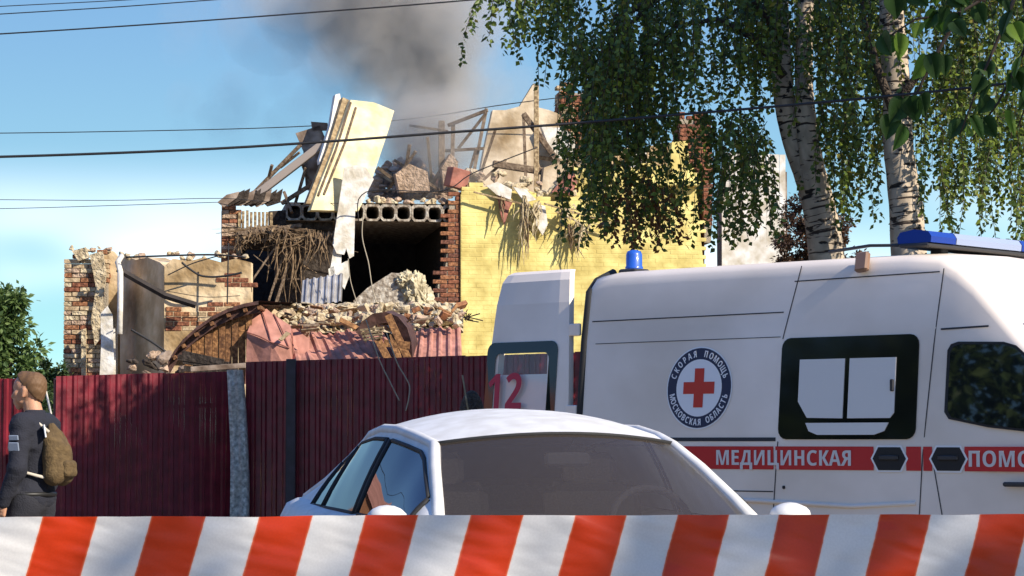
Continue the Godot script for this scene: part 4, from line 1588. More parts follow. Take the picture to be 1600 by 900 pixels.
	# shed carcass: posts and rails that hold it all up
	for q in [[300, 36.4], [390, 36.0], [480, 36.0], [560, 35.6], [648, 35.6], [718, 35.8]]:
		var f := P(q[0], 690, q[1]) * Vector3(1, 0, 1)
		wpart("post", beam_mb(f, f + Vector3(0, 2.3, 0), 0.1, 0.1), M.wood_old, t)
	# loose boards, a pallet and laths leaning in the roof
	var pal := thing("slatted_pallet", "small pale slatted pallet tipped over on the red roof sheets", "pallet", P(580, 530, 35.0))
	for i in 4:
		var b := MB.new()
		var a0 := P(562 + i * 2, 516 + i * 5, 35.0) - pal.position
		var a1 := P(600 - i, 512 + i * 5, 34.9) - pal.position
		b.cbox(Transform3D(along(a0, a1), (a0 + a1) / 2), Vector3(0.03, a0.distance_to(a1), 0.02), 0.003)
		part("slat", b.done(), M.wood_pale, pal)
	for q in [[566, 514, 572, 534], [594, 511, 596, 530]]:
		var b := MB.new()
		var a0 := P(q[0], q[1], 35.05) - pal.position
		var a1 := P(q[2], q[3], 35.05) - pal.position
		b.cbox(Transform3D(along(a0, a1), (a0 + a1) / 2), Vector3(0.03, a0.distance_to(a1), 0.02), 0.003)
		part("bearer", b.done(), M.wood_pale, pal)
	for q in [[606, 492, 640, 566], [590, 530, 612, 572], [600, 536, 640, 540], [614, 522, 624, 570]]:
		single("broken_board", beam_mb(P(q[0], q[1], 34.95), P(q[2], q[3], 34.9), 0.10, 0.03), M.wood_orange, "orange broken board in the curled red roof", "board", "boards in the curled roof")
	single("roof_ridge_tube", beam_mb(P(575, 566, 34.6), P(690, 563, 34.6), 0.04, 0.04), M.white_board, "long pale metal trim lying along the fence top", "trim")
	single("roof_ridge_tube", beam_mb(P(298, 577, 34.8), P(384, 571, 34.8), 0.07, 0.05), M.plaster_grey, "grey trim board under the orange plank gable", "trim")
	for i in 5:
		var a := rng.randf_range(0, 1)
		single("broken_board", beam_mb(P(270 + 20 * a + i * 4, 552 + i * 6, 35.2), P(350 + i * 7, 566 + i * 4, 35.1), 0.08, 0.03), M.char, "charred board lying below the orange plank gable", "board", "charred boards under the gable")

# ---------------------------------------------------------------- debris on and round the house
func debris() -> void:
	# the tall cream slab standing on end over the opening: a layered panel
	var s := thing("upended_slab", "tall cream wall slab standing on end above the torn open room", "slab", hit(520, 330, fpl(0.1)))
	var face := MB.new()
	var sn := (fn + fr * 0.55 + Vector3.UP * 0.22).normalized()
	var pl := Plane(sn, hit(535, 330, fpl(0.4)))
	face.poly(hits([[548, 156], [584, 160], [616, 173], [608, 200], [592, 248], [576, 296], [560, 330], [486, 328], [498, 292], [520, 236]], pl), sn, 0.12)
	wpart("face", face, M.slab_cream, s)
	for q in [[[536, 152], [547, 157], [519, 238], [497, 294], [488, 318], [478, 318], [512, 232]], [[524, 148], [531, 146], [533, 158], [509, 234], [500, 256], [499, 250], [516, 196]]]:
		var e := MB.new()
		e.poly(hits(q, Plane(sn, hit(535, 330, fpl(0.30 if q[0][0] == 536 else 0.18)))), sn, 0.08)
		wpart("layer", e, M.wood_pale if q[0][0] == 536 else M.white_board, s)
	for q in [[[548, 160], [524, 236], [497, 306]], [[556, 168], [540, 220], [506, 304]]]:
		var e := MB.new()
		e.tube(hits(q, Plane(sn, hit(535, 330, fpl(0.41)))), 0.022, 5)
		wpart("joint_strip", e, M.wood_old, s)
	# white torn sheet hanging below it
	var w1 := MB.new()
	w1.poly(hits([[538, 262], [556, 258], [572, 262], [584, 280], [566, 316], [555, 330], [553, 400], [546, 404], [541, 388], [538, 398], [526, 396], [520, 382], [528, 330]], fpl(0.55)), (fn + fr * 0.12).normalized(), 0.03)
	single("hanging_sheet", w1, M.white_board, "long torn white board hanging in front of the upper room", "sheet")
	for q in [[[522, 384], [534, 380], [533, 412], [544, 406], [546, 430], [538, 452], [530, 440], [524, 430], [518, 436], [516, 420]], [[513, 420], [522, 416], [524, 446], [516, 452]]]:
		var m := MB.new()
		m.poly(hits(q, fpl(0.5)), (fn + fr * -0.2).normalized(), 0.025)
		single("white_scrap", m, M.white_board, "small white scrap hanging under the long torn board", "sheet", "white scraps under the board")
	# dark sheets behind the slab
	for q in [[[462, 208], [500, 196], [514, 230], [508, 262], [490, 300], [478, 296], [474, 236]], [[486, 190], [512, 192], [512, 204], [488, 204]]]:
		var m := MB.new()
		m.poly(hits(q, fpl(-0.6)), fn, 0.04)
		single("roofing_sheet", m, M.plaster_grey, "dark grey roofing sheet behind the upended cream slab", "sheet", "dark sheets behind the slab")
	# timbers left of the slab
	for q in [[404, 302, 506, 224, 0.13], [398, 300, 470, 226, 0.06], [418, 285, 425, 258, 0.05], [440, 318, 500, 280, 0.07], [462, 316, 478, 262, 0.05], [438, 262, 468, 238, 0.04], [480, 325, 536, 268, 0.09], [470, 250, 500, 330, 0.05], [444, 300, 456, 332, 0.05]]:
		single("broken_rafter", beam_mb(hit(q[0], q[1], fpl(-0.3)), hit(q[2], q[3], fpl(-0.1)), q[4], q[4] * 1.3), M.wood_old if q[4] < 0.1 else mk("wood_grey", Color(0.33, 0.28, 0.25), 0.9), "broken weathered rafter jutting out beside the upended slab", "beam", "rafters beside the slab")
	# timbers of the wrecked attic on the gable
	for q in [[818, 178, 822, 292, 0.055], [838, 134, 838, 294, 0.09], [818, 178, 900, 292, 0.10], [790, 250, 745, 290, 0.05], [760, 170, 738, 280, 0.06], [700, 196, 762, 172, 0.06], [745, 290, 775, 200, 0.05], [842, 246, 924, 258, 0.07], [690, 190, 690, 300, 0.11], [708, 196, 706, 290, 0.07], [716, 232, 760, 176, 0.05], [690, 236, 756, 232, 0.05], [640, 196, 700, 205, 0.04], [604, 300, 650, 236, 0.05], [628, 306, 640, 226, 0.06], [660, 310, 700, 250, 0.07], [616, 250, 690, 300, 0.05], [590, 262, 640, 300, 0.06], [724, 300, 744, 232, 0.05], [676, 300, 668, 214, 0.05]]:
		single("attic_timber", beam_mb(hit(q[0], q[1], fpl(-1.2)), hit(q[2], q[3], fpl(-0.9)), q[4], q[4]), M.wood_old if q[0] < 838 else M.wood_pale, "bare broken timber standing in the wrecked attic", "beam", "attic timbers")
	var wp := MB.new()
	wp.poly(hits([[846, 198], [880, 200], [898, 215], [900, 252], [866, 250]], fpl(-2.0)), (fn + fr * 0.2).normalized(), 0.1)
	single("plaster_panel", wp, M.white_board, "white plaster panel leaning between attic timber and brick chimney", "panel")
	for q in [[[694, 300], [690, 262], [704, 240], [716, 252], [712, 300]], [[846, 300], [850, 262], [872, 254], [892, 268], [900, 300]], [[900, 292], [898, 262], [914, 250], [936, 262], [934, 292]], [[716, 296], [730, 262], [746, 268], [742, 300]], [[624, 300], [618, 272], [640, 256], [668, 268], [672, 300]]]:
		var pm := MB.new()
		pm.poly(hits(q, fpl(-0.8)), (fn + fr * 0.15).normalized(), 0.16)
		single("masonry_piece", pm, M.plaster_pale if q[0][0] > 700 else M.rubble_pink, "broken upright piece of plastered masonry among the attic timbers", "masonry", "masonry among the attic timbers")
	for i in 26:
		var px := rng.randf_range(690, 935)
		var py := rng.randf_range(268, 298)
		chunk(px, py, -hit(px, py, fpl(-0.7)).z, rng.randf_range(9, 22), [M.rubble_cream, M.rubble_pink, M.plaster_pale][rng.randi() % 3], "dusty rubble lump on the attic floor behind the wall top", "rubble on the attic floor")
	var bx := MB.new()
	bx.cbox(Transform3D(Basis(Vector3.BACK, -0.22) * Basis(Vector3.UP, 0.5), hit(714, 279, fpl(-0.2))), Vector3(0.34, 0.34, 0.25), 0.01)
	single("metal_box", bx, M.metal_red, "red-brown metal box tipped on the broken wall top", "box")
	# roofing layers on the left pier
	for i in 9:
		var x := 340.0 + i * 8.5
		var m := MB.new()
		m.poly(hits([[x, 316 + rng.randf_range(-3, 3)], [x + 14, 306 + rng.randf_range(-6, 3)], [x + 34, 300 + rng.randf_range(-6, 6)], [x + 30, 308 + rng.randf_range(0, 8)], [x + 10, 320 + rng.randf_range(-2, 5)]], fpl(0.15 - 0.05 * i)), (fn + Vector3.UP * rng.randf_range(-0.5, 0.8)).normalized(), 0.02)
		single("roofing_scrap", m, M.char if i % 3 else M.plaster_grey, "curled dark roofing scrap on the pink brick pier", "sheet", "roofing scraps on the pier")
	# pink brick pier at the left of the upper floor
	var pa := hit(345, 420, fpl(-0.15))
	var pb := hit(378, 420, fpl(-0.15))
	var pt := hit(345, 318, fpl(-0.15)).y
	var pier := thing("upper_brick_pier", "narrow pinkish brick pier holding dark roofing scraps at the upper floor", "pier", Vector3(pa.x, 0, pa.z))
	var core := MB.new()
	core.box(Transform3D(Basis(fr, Vector3.UP, fn), Vector3((pa.x + pb.x) / 2, pt / 2 - 0.05, (pa.z + pb.z) / 2) - fn * 0.26), Vector3(pa.distance_to(pb) - 0.03, pt - 0.1, 0.48))
	var cw := wpart("core", core, M.mortar, pier)
	courses(cw, Vector3(pa.x, 0, pa.z), fr, fn, 0.0, pa.distance_to(pb) - 0.1, 3.0, pt, func(p: Vector3) -> bool: return true, [M.rubble_pink, M.brick_orange, M.rubble_pink, M.brick_red], 300, 0.015, 0.025)
	# lath slats in the left part of the upper floor, each its own
	for i in 9:
		var x := 374.0 + i * 6.2
		single("lath", beam_mb(hit(x, 332 + rng.randf_range(-4, 3), fpl(-0.12)), hit(x + rng.randf_range(-1, 1), 368 + rng.randf_range(-3, 4), fpl(-0.12)), 0.045, 0.02), M.wood_pale, "upright pale lath in the torn left part of the upper floor", "lath", "laths beside the brick pier")
	# charred masses and brown fibre hanging in front of the left room
	var dm := MB.new()
	dm.poly(hits([[376, 400], [380, 372], [402, 360], [430, 352], [470, 350], [520, 356], [524, 470], [500, 480], [440, 480], [430, 470], [430, 392], [388, 388]], fpl(-0.35)), fn, 0.3)
	single("charred_partition", dm, M.char, "charred partition wall behind hanging brown fibre", "wall")
	var md := MB.new()
	md.poly(hits([[420, 330], [480, 326], [520, 330], [520, 360], [420, 356]], fpl(-0.28)), fn, 0.15)
	single("charred_panel", md, M.char, "blackened panel right of the pale laths under the roof edge", "panel")
	for q in [[402, 354, 40, 24, 90], [446, 352, 40, 84, 50], [484, 356, 40, 64, 44], [456, 366, 26, 100, 34], [378, 362, 22, 30, 44], [506, 360, 24, 50, 40], [430, 352, 50, 28, 110]]:
		var tf := tuft_mb(q[0], q[1], 43.4, q[2], q[3], q[4])
		single("hanging_fibre", tf, M.fibre, "brown fibrous insulation hanging from the torn left upper floor", "insulation", "brown insulation at the left room", false)
	for q in [[372, 376, 520, 372, 0.022], [440, 372, 372, 470, 0.03], [470, 350, 430, 478, 0.05], [396, 398, 424, 420, 0.015], [455, 360, 420, 470, 0.035], [372, 365, 470, 352, 0.06], [432, 436, 470, 436, 0.03]]:
		single("bent_bar", beam_mb(hit(q[0], q[1], fpl(0.25)), hit(q[2], q[3], fpl(0.3)), q[4], q[4]), M.wood_old, "thin broken lath crossing the fibre of the left room", "lath", "laths across the left room")
	# light corrugated sheet standing in the rubble
	var cs := ribbed(hit(470, 478, fpl(1.1)), hit(534, 472, fpl(1.1)), hit(536, 428, fpl(0.9)), hit(473, 438, fpl(0.9)), 6, 0.045)
	single("corrugated_sheet", cs, M.steel_sheet, "short light grey corrugated sheet standing in the rubble", "sheet")
	# the great concrete lump in the opening
	var g := thing("concrete_block", "large grey concrete block with rough crumbling cream end in the opening", "concrete block", hit(620, 500, fpl(1.0)))
	var flat := MB.new()
	flat.poly(hits([[552, 470], [574, 450], [596, 436], [612, 426], [628, 430], [634, 450], [640, 492], [560, 496]], fpl(1.0)), (fn - fr * 0.9).normalized(), 0.35)
	wpart("flat_side", flat, M.concrete, g)
	var rough := rock_mb(hit(648, 462, fpl(0.85)), Vector3(0.62, 0.82, 0.7), 4, 8, 0.22)
	wpart("rough_end", rough, M.concrete_cream, g)
	wpart("rough_end", rock_mb(hit(664, 474, fpl(0.95)), Vector3(0.36, 0.5, 0.5), 3, 7, 0.25), M.concrete_cream, g)
	wpart("rough_end", rock_mb(hit(634, 440, fpl(0.95)), Vector3(0.36, 0.3, 0.4), 3, 7, 0.25), M.concrete_cream, g)
	# rubble heap on the crushed shed
	for q in [[504, 486, 60, 20], [540, 482, 70, 18], [566, 490, 40, 16], [480, 510, 26, 30], [442, 486, 50, 18], [420, 480, 30, 16], [520, 502, 40, 18], [545, 512, 28, 18], [590, 484, 40, 16], [690, 500, 46, 18], [660, 500, 30, 16], [706, 496, 34, 16]]:
		var mb := rock_mb(P(q[0], q[1], 37.4), Vector3(q[2], q[3], q[2] * 0.8) / F * 37.4, 3, 10, 0.14, Basis(Vector3.BACK, rng.randf_range(-0.15, 0.15)))
		single("rubble_slab", mb, M.rubble_cream if rng.randf() < 0.7 else M.rubble_pink, "large flat rubble slab on top of the crushed shed", "rubble", "slabs on the crushed shed")
	var bed := MB.new()
	var bn := FastNoiseLite.new()
	bn.seed = 71
	bn.frequency = 0.06
	var bg := []
	for i in 81:
		var row := []
		for j in 15:
			var px := 404.0 + 320.0 * i / 80
			var f := j / 14.0
			row.append(P(px, lerpf(474.0 + 5.0 * bn.get_noise_1d(px), 520.0, f) + 3.0 * bn.get_noise_2d(px * 1.6, f * 90.0), 38.3 - 1.1 * f + 0.25 * bn.get_noise_2d(px * 2.5, f * 120.0 + 400.0)))
		bg.append(row)
	for i in 80:
		for j in 14:
			bed.quad(bg[i][j], bg[i + 1][j], bg[i + 1][j + 1], bg[i][j + 1])
	single("rubble_bed", bed, M.rubble_cream, "crumbled plaster and dust under the rubble on the crushed shed", "rubble", "", false, "stuff")
	for i in 34:   # whole and half bricks thrown on the heap
		var px := rng.randf_range(412, 720)
		var py := rng.randf_range(476, 514)
		var bm := MB.new()
		bm.cbox(Transform3D(Basis.from_euler(Vector3(rng.randf() * 3.0, rng.randf() * 3.0, rng.randf_range(-0.6, 0.6))), P(px, py, 37.5 - (py - 470) * 0.034)), Vector3(rng.randf_range(0.11, 0.25), 0.066, 0.12), 0.006)
		single("loose_brick", bm, [M.brick_orange, M.rubble_cream, M.rubble_pink, M.brick_pale, M.rubble_cream][rng.randi() % 5], "loose brick thrown on the rubble heap of the crushed shed", "brick", "loose bricks on the heap")
	for i in 20:
		var px := rng.randf_range(420, 716)
		var py := rng.randf_range(474, 522)
		var z0 := 37.2 - (py - 470) * 0.034
		single("wood_splinter", beam_mb(P(px, py, z0), P(px + rng.randf_range(-34, 34), py + rng.randf_range(-16, 12), z0 - 0.1), rng.randf_range(0.02, 0.07), 0.02, rng.randf()), [M.wood_old, M.wood_pale, M.wood_orange][rng.randi() % 3], "splintered board sticking out of the rubble on the crushed shed", "board", "splinters in the heap")
	for i in 70:
		var px := rng.randf_range(408, 722)
		var py := lerpf(474, 512, rng.randf()) + (8.0 if px < 450 else 0.0)
		chunk(px, py, 37.6 - (py - 470) * 0.03, rng.randf_range(6, 17), [M.rubble_cream, M.rubble_cream, M.rubble_pink, M.concrete_cream, M.concrete_cream][rng.randi() % 5], "loose rubble lump in the heap on the crushed shed", "rubble heap on the shed")
	var disc := rock_mb(P(481, 509, 36.6), Vector3(0.24, 0.34, 0.12), 3, 3, 0.03)
	single("rubble_stone", disc, M.rubble_pink, "smooth pinkish oval lump propped on the red sheet", "rubble")
	# heap behind the smoke, above the slab
	var heap := MB.new()
	for i in 220:
		var px := rng.randf_range(580, 700)
		var h := 34.0 * exp(-pow((px - 630.0) / 42.0, 2.0))
		heap.v.append_array(rock_mb(hit(px, 312 - rng.randf() * (h + 30.0), fpl(-2.4 + rng.randf_range(-0.4, 0.4))), Vector3(rng.randf_range(0.10, 0.34), rng.randf_range(0.07, 0.2), 0.25), 1, 12).v)
	single("rubble_heap", heap, M.rubble_pink, "heap of broken brick and plaster behind the upended slab", "rubble", "", false, "stuff")
	for q in [[640, 262, 44], [612, 280, 40], [664, 280, 36], [604, 262, 26]]:
		chunk(q[0], q[1], 46.0, q[2], [M.rubble_cream, M.brick_orange, M.rubble_pink][int(q[0]) % 3], "broken masonry lump behind the upended cream slab", "masonry behind the slab", 2)
	# crest of rubble along the slab edge and wall top
	for i in 60:
		var px := rng.randf_range(560, 905)
		var py := 316.0 + rng.randf_range(-5, 4)
		if px > 722:
			py = 303.0 + rng.randf_range(-8, 8) + (px - 722) * 0.05
		var w := hit(px, py, fpl(-0.25))
		chunk(px, py, -w.z, rng.randf_range(7, 18), [M.rubble_cream, M.concrete_cream, M.rubble_pink, M.fibre_pale][rng.randi() % 4], "pale rubble lump along the broken top of the yellow wall", "rubble on the wall top")
	for i in 26:
		var px := rng.randf_range(724, 905)
		var py := 296.0 + rng.randf_range(-10, 6) + (px - 722) * 0.06
		var w := hit(px, py, fpl(-0.16))
		chunk(px, py, -w.z, rng.randf_range(14, 30), [M.rubble_cream, M.concrete_cream, M.yellow_paint][rng.randi() % 3], "big broken masonry lump on the ragged top of the yellow wall", "masonry on the wall top")
	# hanging on the yellow wall
	for q in [[818, 304, 16, 100, 30, "fibre_pale"], [838, 312, 16, 60, 22, "fibre_pale"], [906, 342, 22, 58, 34, "fibre_pale"], [824, 330, 6, 80, 10, "fibre"], [884, 318, 20, 34, 20, "fibre_pale"], [890, 345, 8, 50, 8, "fibre"], [786, 300, 8, 40, 7, "fibre"]]:
		var tf := tuft_mb(q[0], q[1], -hit(q[0], q[1], fpl(0.12)).z, q[2], q[3], q[4], 0.3)
		single("insulation_tuft", tf, M[q[5]], "tuft of straw-coloured insulation hanging down the yellow wall", "insulation", "insulation on the yellow wall")
	for q in [[[836, 318], [852, 322], [856, 350], [848, 368], [838, 352]], [[760, 290], [778, 284], [800, 296], [798, 312], [776, 304]], [[802, 292], [822, 296], [838, 312], [820, 316]]]:
		var m := MB.new()
		m.poly(hits(q, fpl(0.10)), (fn + fr * 0.3 + Vector3.UP * 0.2).normalized(), 0.02)
		single("white_scrap_sheet", m, M.white_board, "crumpled white scrap hanging on the yellow wall top", "sheet", "white scraps on the yellow wall")
	for q in [[[776, 300], [802, 314], [796, 326], [788, 352], [782, 334]], [[862, 300], [894, 262], [902, 286], [890, 306]]]:
		var m := MB.new()
		m.poly(hits(q, fpl(0.06)), (fn + fr * 0.1).normalized(), 0.02)
		single("brown_flap", m, M.metal_red, "red-brown torn flap at the top of the yellow wall", "sheet", "brown flaps on the wall top")
	for q in [[740, 300, 830, 322], [850, 318, 960, 350], [868, 330, 900, 345]]:
		single("thin_pole", beam_mb(hit(q[0], q[1], fpl(0.2)), hit(q[2], q[3], fpl(0.22)), 0.03, 0.03), M.wood_pale, "thin pale stick lying along the top of the yellow wall", "stick", "sticks on the wall top")
	# twigs of a fallen branch by the wall foot
	var tw := MB.new()
	for i in 14:
		var a := P(728 + rng.randf_range(-4, 4), 496 + rng.randf_range(-3, 4), 37.6)
		tw.tube(PackedVector3Array([a, a + Vector3(rng.randf_range(-0.05, 0.24), rng.randf_range(-0.08, 0.10), 0.05)]), 0.009, 4)
	single("dry_twigs", tw, M.twig, "bundle of dry twigs in front of the yellow wall", "twigs")

# ---------------------------------------------------------------- other buildings
func siding_shed() -> void:
	var t := thing("white_outbuilding", "white ribbed outbuilding wall behind the birch leaves", "building", P(1170, 690, 46) * Vector3(1, 0, 1))
	var z := 46.0
	var x := 1128.0
	while x < 1222.0:
		var m := MB.new()
		var top := 238.0 + (x - 1128.0) * 0.04
		m.poly(PL([[x, 812], [x, top], [x + 9.2, top], [x + 9.2 + 3.0, 812]], z - 0.03 * (int(x) % 2)), Vector3(0, 0, 1), 0.04)
		wpart("siding_board", m, M.white_paint_siding, t)
		x += 10.0
	var b := MB.new()
	b.box(Transform3D(Basis(), P(1175, 690, z + 1.8) * Vector3(1, 0, 1) + Vector3(0, 3.1, 0)), Vector3(1.0, 6.2, 3.4))
	wpart("shell", b, M.plaster_grey, t)

func neighbour_houses() -> void:   # houses along the left of the street, outside the picture: the sedan's windows mirror them
	for q in [[Vector3(-27, 0, -50), 0.5, 12.0, 8.4, "brick house with a red roof beyond the fence on the far side street"], [Vector3(-33, 0, -24), 1.2, 10.0, 4.4, "long low brick house with a red roof along the side street"]]:
		var t := thing("brick_house", q[4], "house", q[0], Basis(Vector3.UP, q[1]), "houses on the side street")
		var w: float = q[2]
		var h: float = q[3]
		var wl := MB.new()
		wl.box(Transform3D(Basis(), Vector3(0, h / 2, 0)), Vector3(w, h, 7))
		part("wall", wl.done(), M.brick_orange, t)
		var rf := MB.new()
		var e := w / 2 + 0.4
		rf.quad(Vector3(-e, h - 0.15, 3.9), Vector3(e, h - 0.15, 3.9), Vector3(e, h + 2.4, 0), Vector3(-e, h + 2.4, 0))
		rf.quad(Vector3(-e, h - 0.15, -3.9), Vector3(e, h - 0.15, -3.9), Vector3(e, h + 2.4, 0), Vector3(-e, h + 2.4, 0))
		rf.tri(Vector3(-e + 0.4, h, 3.5), Vector3(-e + 0.4, h, -3.5), Vector3(-e + 0.4, h + 2.3, 0))
		rf.tri(Vector3(e - 0.4, h, 3.5), Vector3(e - 0.4, h, -3.5), Vector3(e - 0.4, h + 2.3, 0))
		var r := part("roof", rf.done(), M.metal_red_dusty, t)
		var ch := MB.new()
		ch.cbox(Transform3D(Basis(), Vector3(w * 0.2, h + 2.0, -0.6)), Vector3(0.6, 1.8, 0.6), 0.02)
		part("chimney", ch.done(), M.brick_red, r)
		for i in 4:
			var wn := MB.new()
			wn.cbox(Transform3D(Basis(), Vector3(-w * 0.38 + i * w * 0.25, h * 0.55, 3.52)), Vector3(0.95, 1.35, 0.06), 0.01)
			var wo := part("window", wn.done(), M.sign_white, t)
			var gl := MB.new()
			gl.quad(Vector3(-w * 0.38 + i * w * 0.25 - 0.4, h * 0.55 - 0.6, 3.555), Vector3(-w * 0.38 + i * w * 0.25 + 0.4, h * 0.55 - 0.6, 3.555), Vector3(-w * 0.38 + i * w * 0.25 + 0.4, h * 0.55 + 0.6, 3.555), Vector3(-w * 0.38 + i * w * 0.25 - 0.4, h * 0.55 + 0.6, 3.555))
			part("pane", gl.done(), M.tinted_glass, wo)

func apartment_block() -> void:   # stands across the street to the right, out of the picture: its shadow lies on the fence
	var t := thing("apartment_block", "narrow four-storey brick block whose shadow falls across the maroon fence", "building", Vector3(13.6, 0, -15.1))
	var w := MB.new()
	var plan := PackedVector3Array([Vector3(-3.1, 13.4, -2.3), Vector3(-3.1, 13.4, 2.3), Vector3(1.4, 13.4, 5.8), Vector3(1.4, 13.4, 1.2)])
	w.poly(plan, Vector3.UP, 13.4)
	part("wall", w.done(), M.brick_pale, t)
	var r := MB.new()
	for i in 4:
		plan[i].y = 13.6
	r.poly(plan, Vector3.UP, 0.18)
	part("roof", r.done(), M.metal_brown, t)
	for fl in 4:
		for k in 3:
			var wn := MB.new()
			wn.cbox(Transform3D(Basis(), Vector3(-3.12, 1.8 + 3.1 * fl, -1.4 + 1.4 * k)), Vector3(0.08, 1.5, 1.0), 0.01)
			var wo := part("window", wn.done(), M.sign_white, t)
			var gl := MB.new()
			gl.cbox(Transform3D(Basis(), Vector3(-3.165, 1.8 + 3.1 * fl, -1.4 + 1.4 * k)), Vector3(0.02, 1.3, 0.8), 0.004)
			part("pane", gl.done(), M.tinted_glass, wo)

# ---------------------------------------------------------------- trees
class Leaves:
	var v := PackedVector3Array()
	var n := PackedVector3Array()
	var c := PackedColorArray()
	func leaf(p: Vector3, dir: Vector3, up: Vector3, l: float, w: float, col: Color) -> void:   # two folded faces
		var s := dir.cross(up).normalized() * w * 0.5
		var nn := s.cross(dir).normalized()
		var m := p + dir * l * 0.42
		var a := m + s + nn * w * 0.12
		var b := m - s + nn * w * 0.12
		var t := p + dir * l
		for q in [p, a, t, p, t, b]:
			v.append(q)
			c.append(col)
		var n1 := (a - p).cross(t - p).normalized()
		var n2 := (t - p).cross(b - p).normalized()
		for k in 3:
			n.append(-n1)
		for k in 3:
			n.append(-n2)
	func done() -> ArrayMesh:
		var arr := []
		arr.resize(Mesh.ARRAY_MAX)
		arr[Mesh.ARRAY_VERTEX] = v
		arr[Mesh.ARRAY_NORMAL] = n
		arr[Mesh.ARRAY_COLOR] = c
		var m := ArrayMesh.new()
		m.add_surface_from_arrays(Mesh.PRIMITIVE_TRIANGLES, arr)
		return m

func birch_bark() -> StandardMaterial3D:
	var im := Image.create(512, 1024, false, Image.FORMAT_RGB8)
	var n := FastNoiseLite.new()
	n.seed = 51
	n.frequency = 0.012
	n.fractal_octaves = 4
	for y in 1024:
		for x in 512:
			var an := TAU * x / 512.0
			var d := Vector3(cos(an) * 80, y, sin(an) * 80)
			var k := 0.86 + 0.22 * n.get_noise_3dv(d * Vector3(1, 0.6, 1))
			var c := Color(0.80, 0.73, 0.64) * k
			var dash := n.get_noise_3dv(Vector3(d.x * 0.35, y * 3.4, d.z * 0.35) + Vector3(300, 0, 0))
			if dash > 0.27:
				c = c.lerp(Color(0.16, 0.12, 0.10), clampf((dash - 0.27) * 9.0, 0.0, 0.9))
			var scar := n.get_noise_3dv(d * Vector3(0.8, 1.5, 0.8) + Vector3(0, 0, 700))
			if scar > 0.32:
				c = c.lerp(Color(0.12, 0.10, 0.085), clampf((scar - 0.32) * 8.0, 0.0, 0.92))
			im.set_pixel(x, y, c)
	var m := StandardMaterial3D.new()
	m.resource_name = "birch_bark"
	m.albedo_texture = ImageTexture.create_from_image(im)
	m.roughness = 0.85
	m.heightmap_enabled = true
	m.heightmap_texture = m.albedo_texture
	m.heightmap_scale = 1.0
	return m

func trunk_mb(pts: PackedVector3Array, rad: Array, sides := 20, vscale := 0.55) -> MB:
	# smooth tapered trunk with uv wrapped round it
	var cur := Curve3D.new()
	for i in pts.size():
		var tan_ := (pts[mini(i + 1, pts.size() - 1)] - pts[maxi(i - 1, 0)]) / 6.0
		cur.add_point(pts[i], -tan_, tan_)
	var n := pts.size() * 6
	var len_ := cur.get_baked_length()
	var rings := []
	var vs := []
	var ns := FastNoiseLite.new()
	ns.seed = int(absf(pts[0].x) * 100)
	ns.frequency = 1.5
	for i in n + 1:
		var f := float(i) / n
		var c := cur.sample_baked(f * len_, true)
		var d := (cur.sample_baked(minf(1.0, f + 0.01) * len_, true) - cur.sample_baked(maxf(0.0, f - 0.01) * len_, true)).normalized()
		var g := f * (rad.size() - 1)
		var r: float = lerpf(rad[int(g)], rad[mini(int(g) + 1, rad.size() - 1)], g - int(g))
		var s := d.cross(Vector3.BACK).normalized()
		var o := d.cross(s)
		var ring := PackedVector3Array()
		for k in sides + 1:
			var a := TAU * (k % sides) / sides
			var dd := s * cos(a) + o * sin(a)
			ring.append(c + dd * r * (1.0 + 0.10 * ns.get_noise_3dv(c * 2.0 + dd)))
		rings.append(ring)
		vs.append(f * len_ * vscale)
	var mb := MB.new()
	for i in n:
		for k in sides:
			mb.quad(rings[i][k], rings[i + 1][k], rings[i + 1][k + 1], rings[i][k + 1])
			mb.quv(Vector2(float(k) / sides, vs[i]), Vector2(float(k) / sides, vs[i + 1]), Vector2(float(k + 1) / sides, vs[i + 1]), Vector2(float(k + 1) / sides, vs[i]))
	return mb

func leaf_green() -> Color:
	var k := rng.randf()
	if rng.randf() < 0.05:
		return Color(0.22, 0.20, 0.03)
	return Color(0.050, 0.092, 0.020).lerp(Color(0.23, 0.30, 0.038), k * k)

func strand(lv: Leaves, tw: MB, top: Vector3, length: float, tint := Color(0, 0, 0, 0)) -> void:   # one weeping twig
	var p := top
	var sway := Vector3(rng.randfn(0, 0.10), 0, rng.randfn(0, 0.10))
	var d := Vector3(rng.randfn(0, 0.5), -0.7, rng.randfn(0, 0.5))
	var pts := PackedVector3Array([p])
	var step := 0.036
	var n := int(length / step)
	for i in n:
		d = d.lerp(Vector3(sway.x + 0.12 * sin(i * 0.21 + top.x * 9.0), -1, sway.z), 0.10).normalized()
		p += d * step
		if i % 8 == 7:
			pts.append(p)
		for k in (2 if rng.randf() < 0.45 else 1):
			var a := rng.randf() * TAU
			var ld := Vector3(cos(a) * 0.8, -rng.randf_range(0.2, 1.1), sin(a) * 0.8).normalized()
			var col := leaf_green()
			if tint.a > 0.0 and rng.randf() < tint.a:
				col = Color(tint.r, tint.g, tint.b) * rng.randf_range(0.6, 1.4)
			lv.leaf(p + ld * 0.008, ld, Vector3(rng.randfn(), rng.randfn(), rng.randfn()).normalized(), rng.randf_range(0.044, 0.078), rng.randf_range(0.034, 0.056), col)
	if pts.size() > 1:
		tw.tube(pts, 0.0032, 3, false)

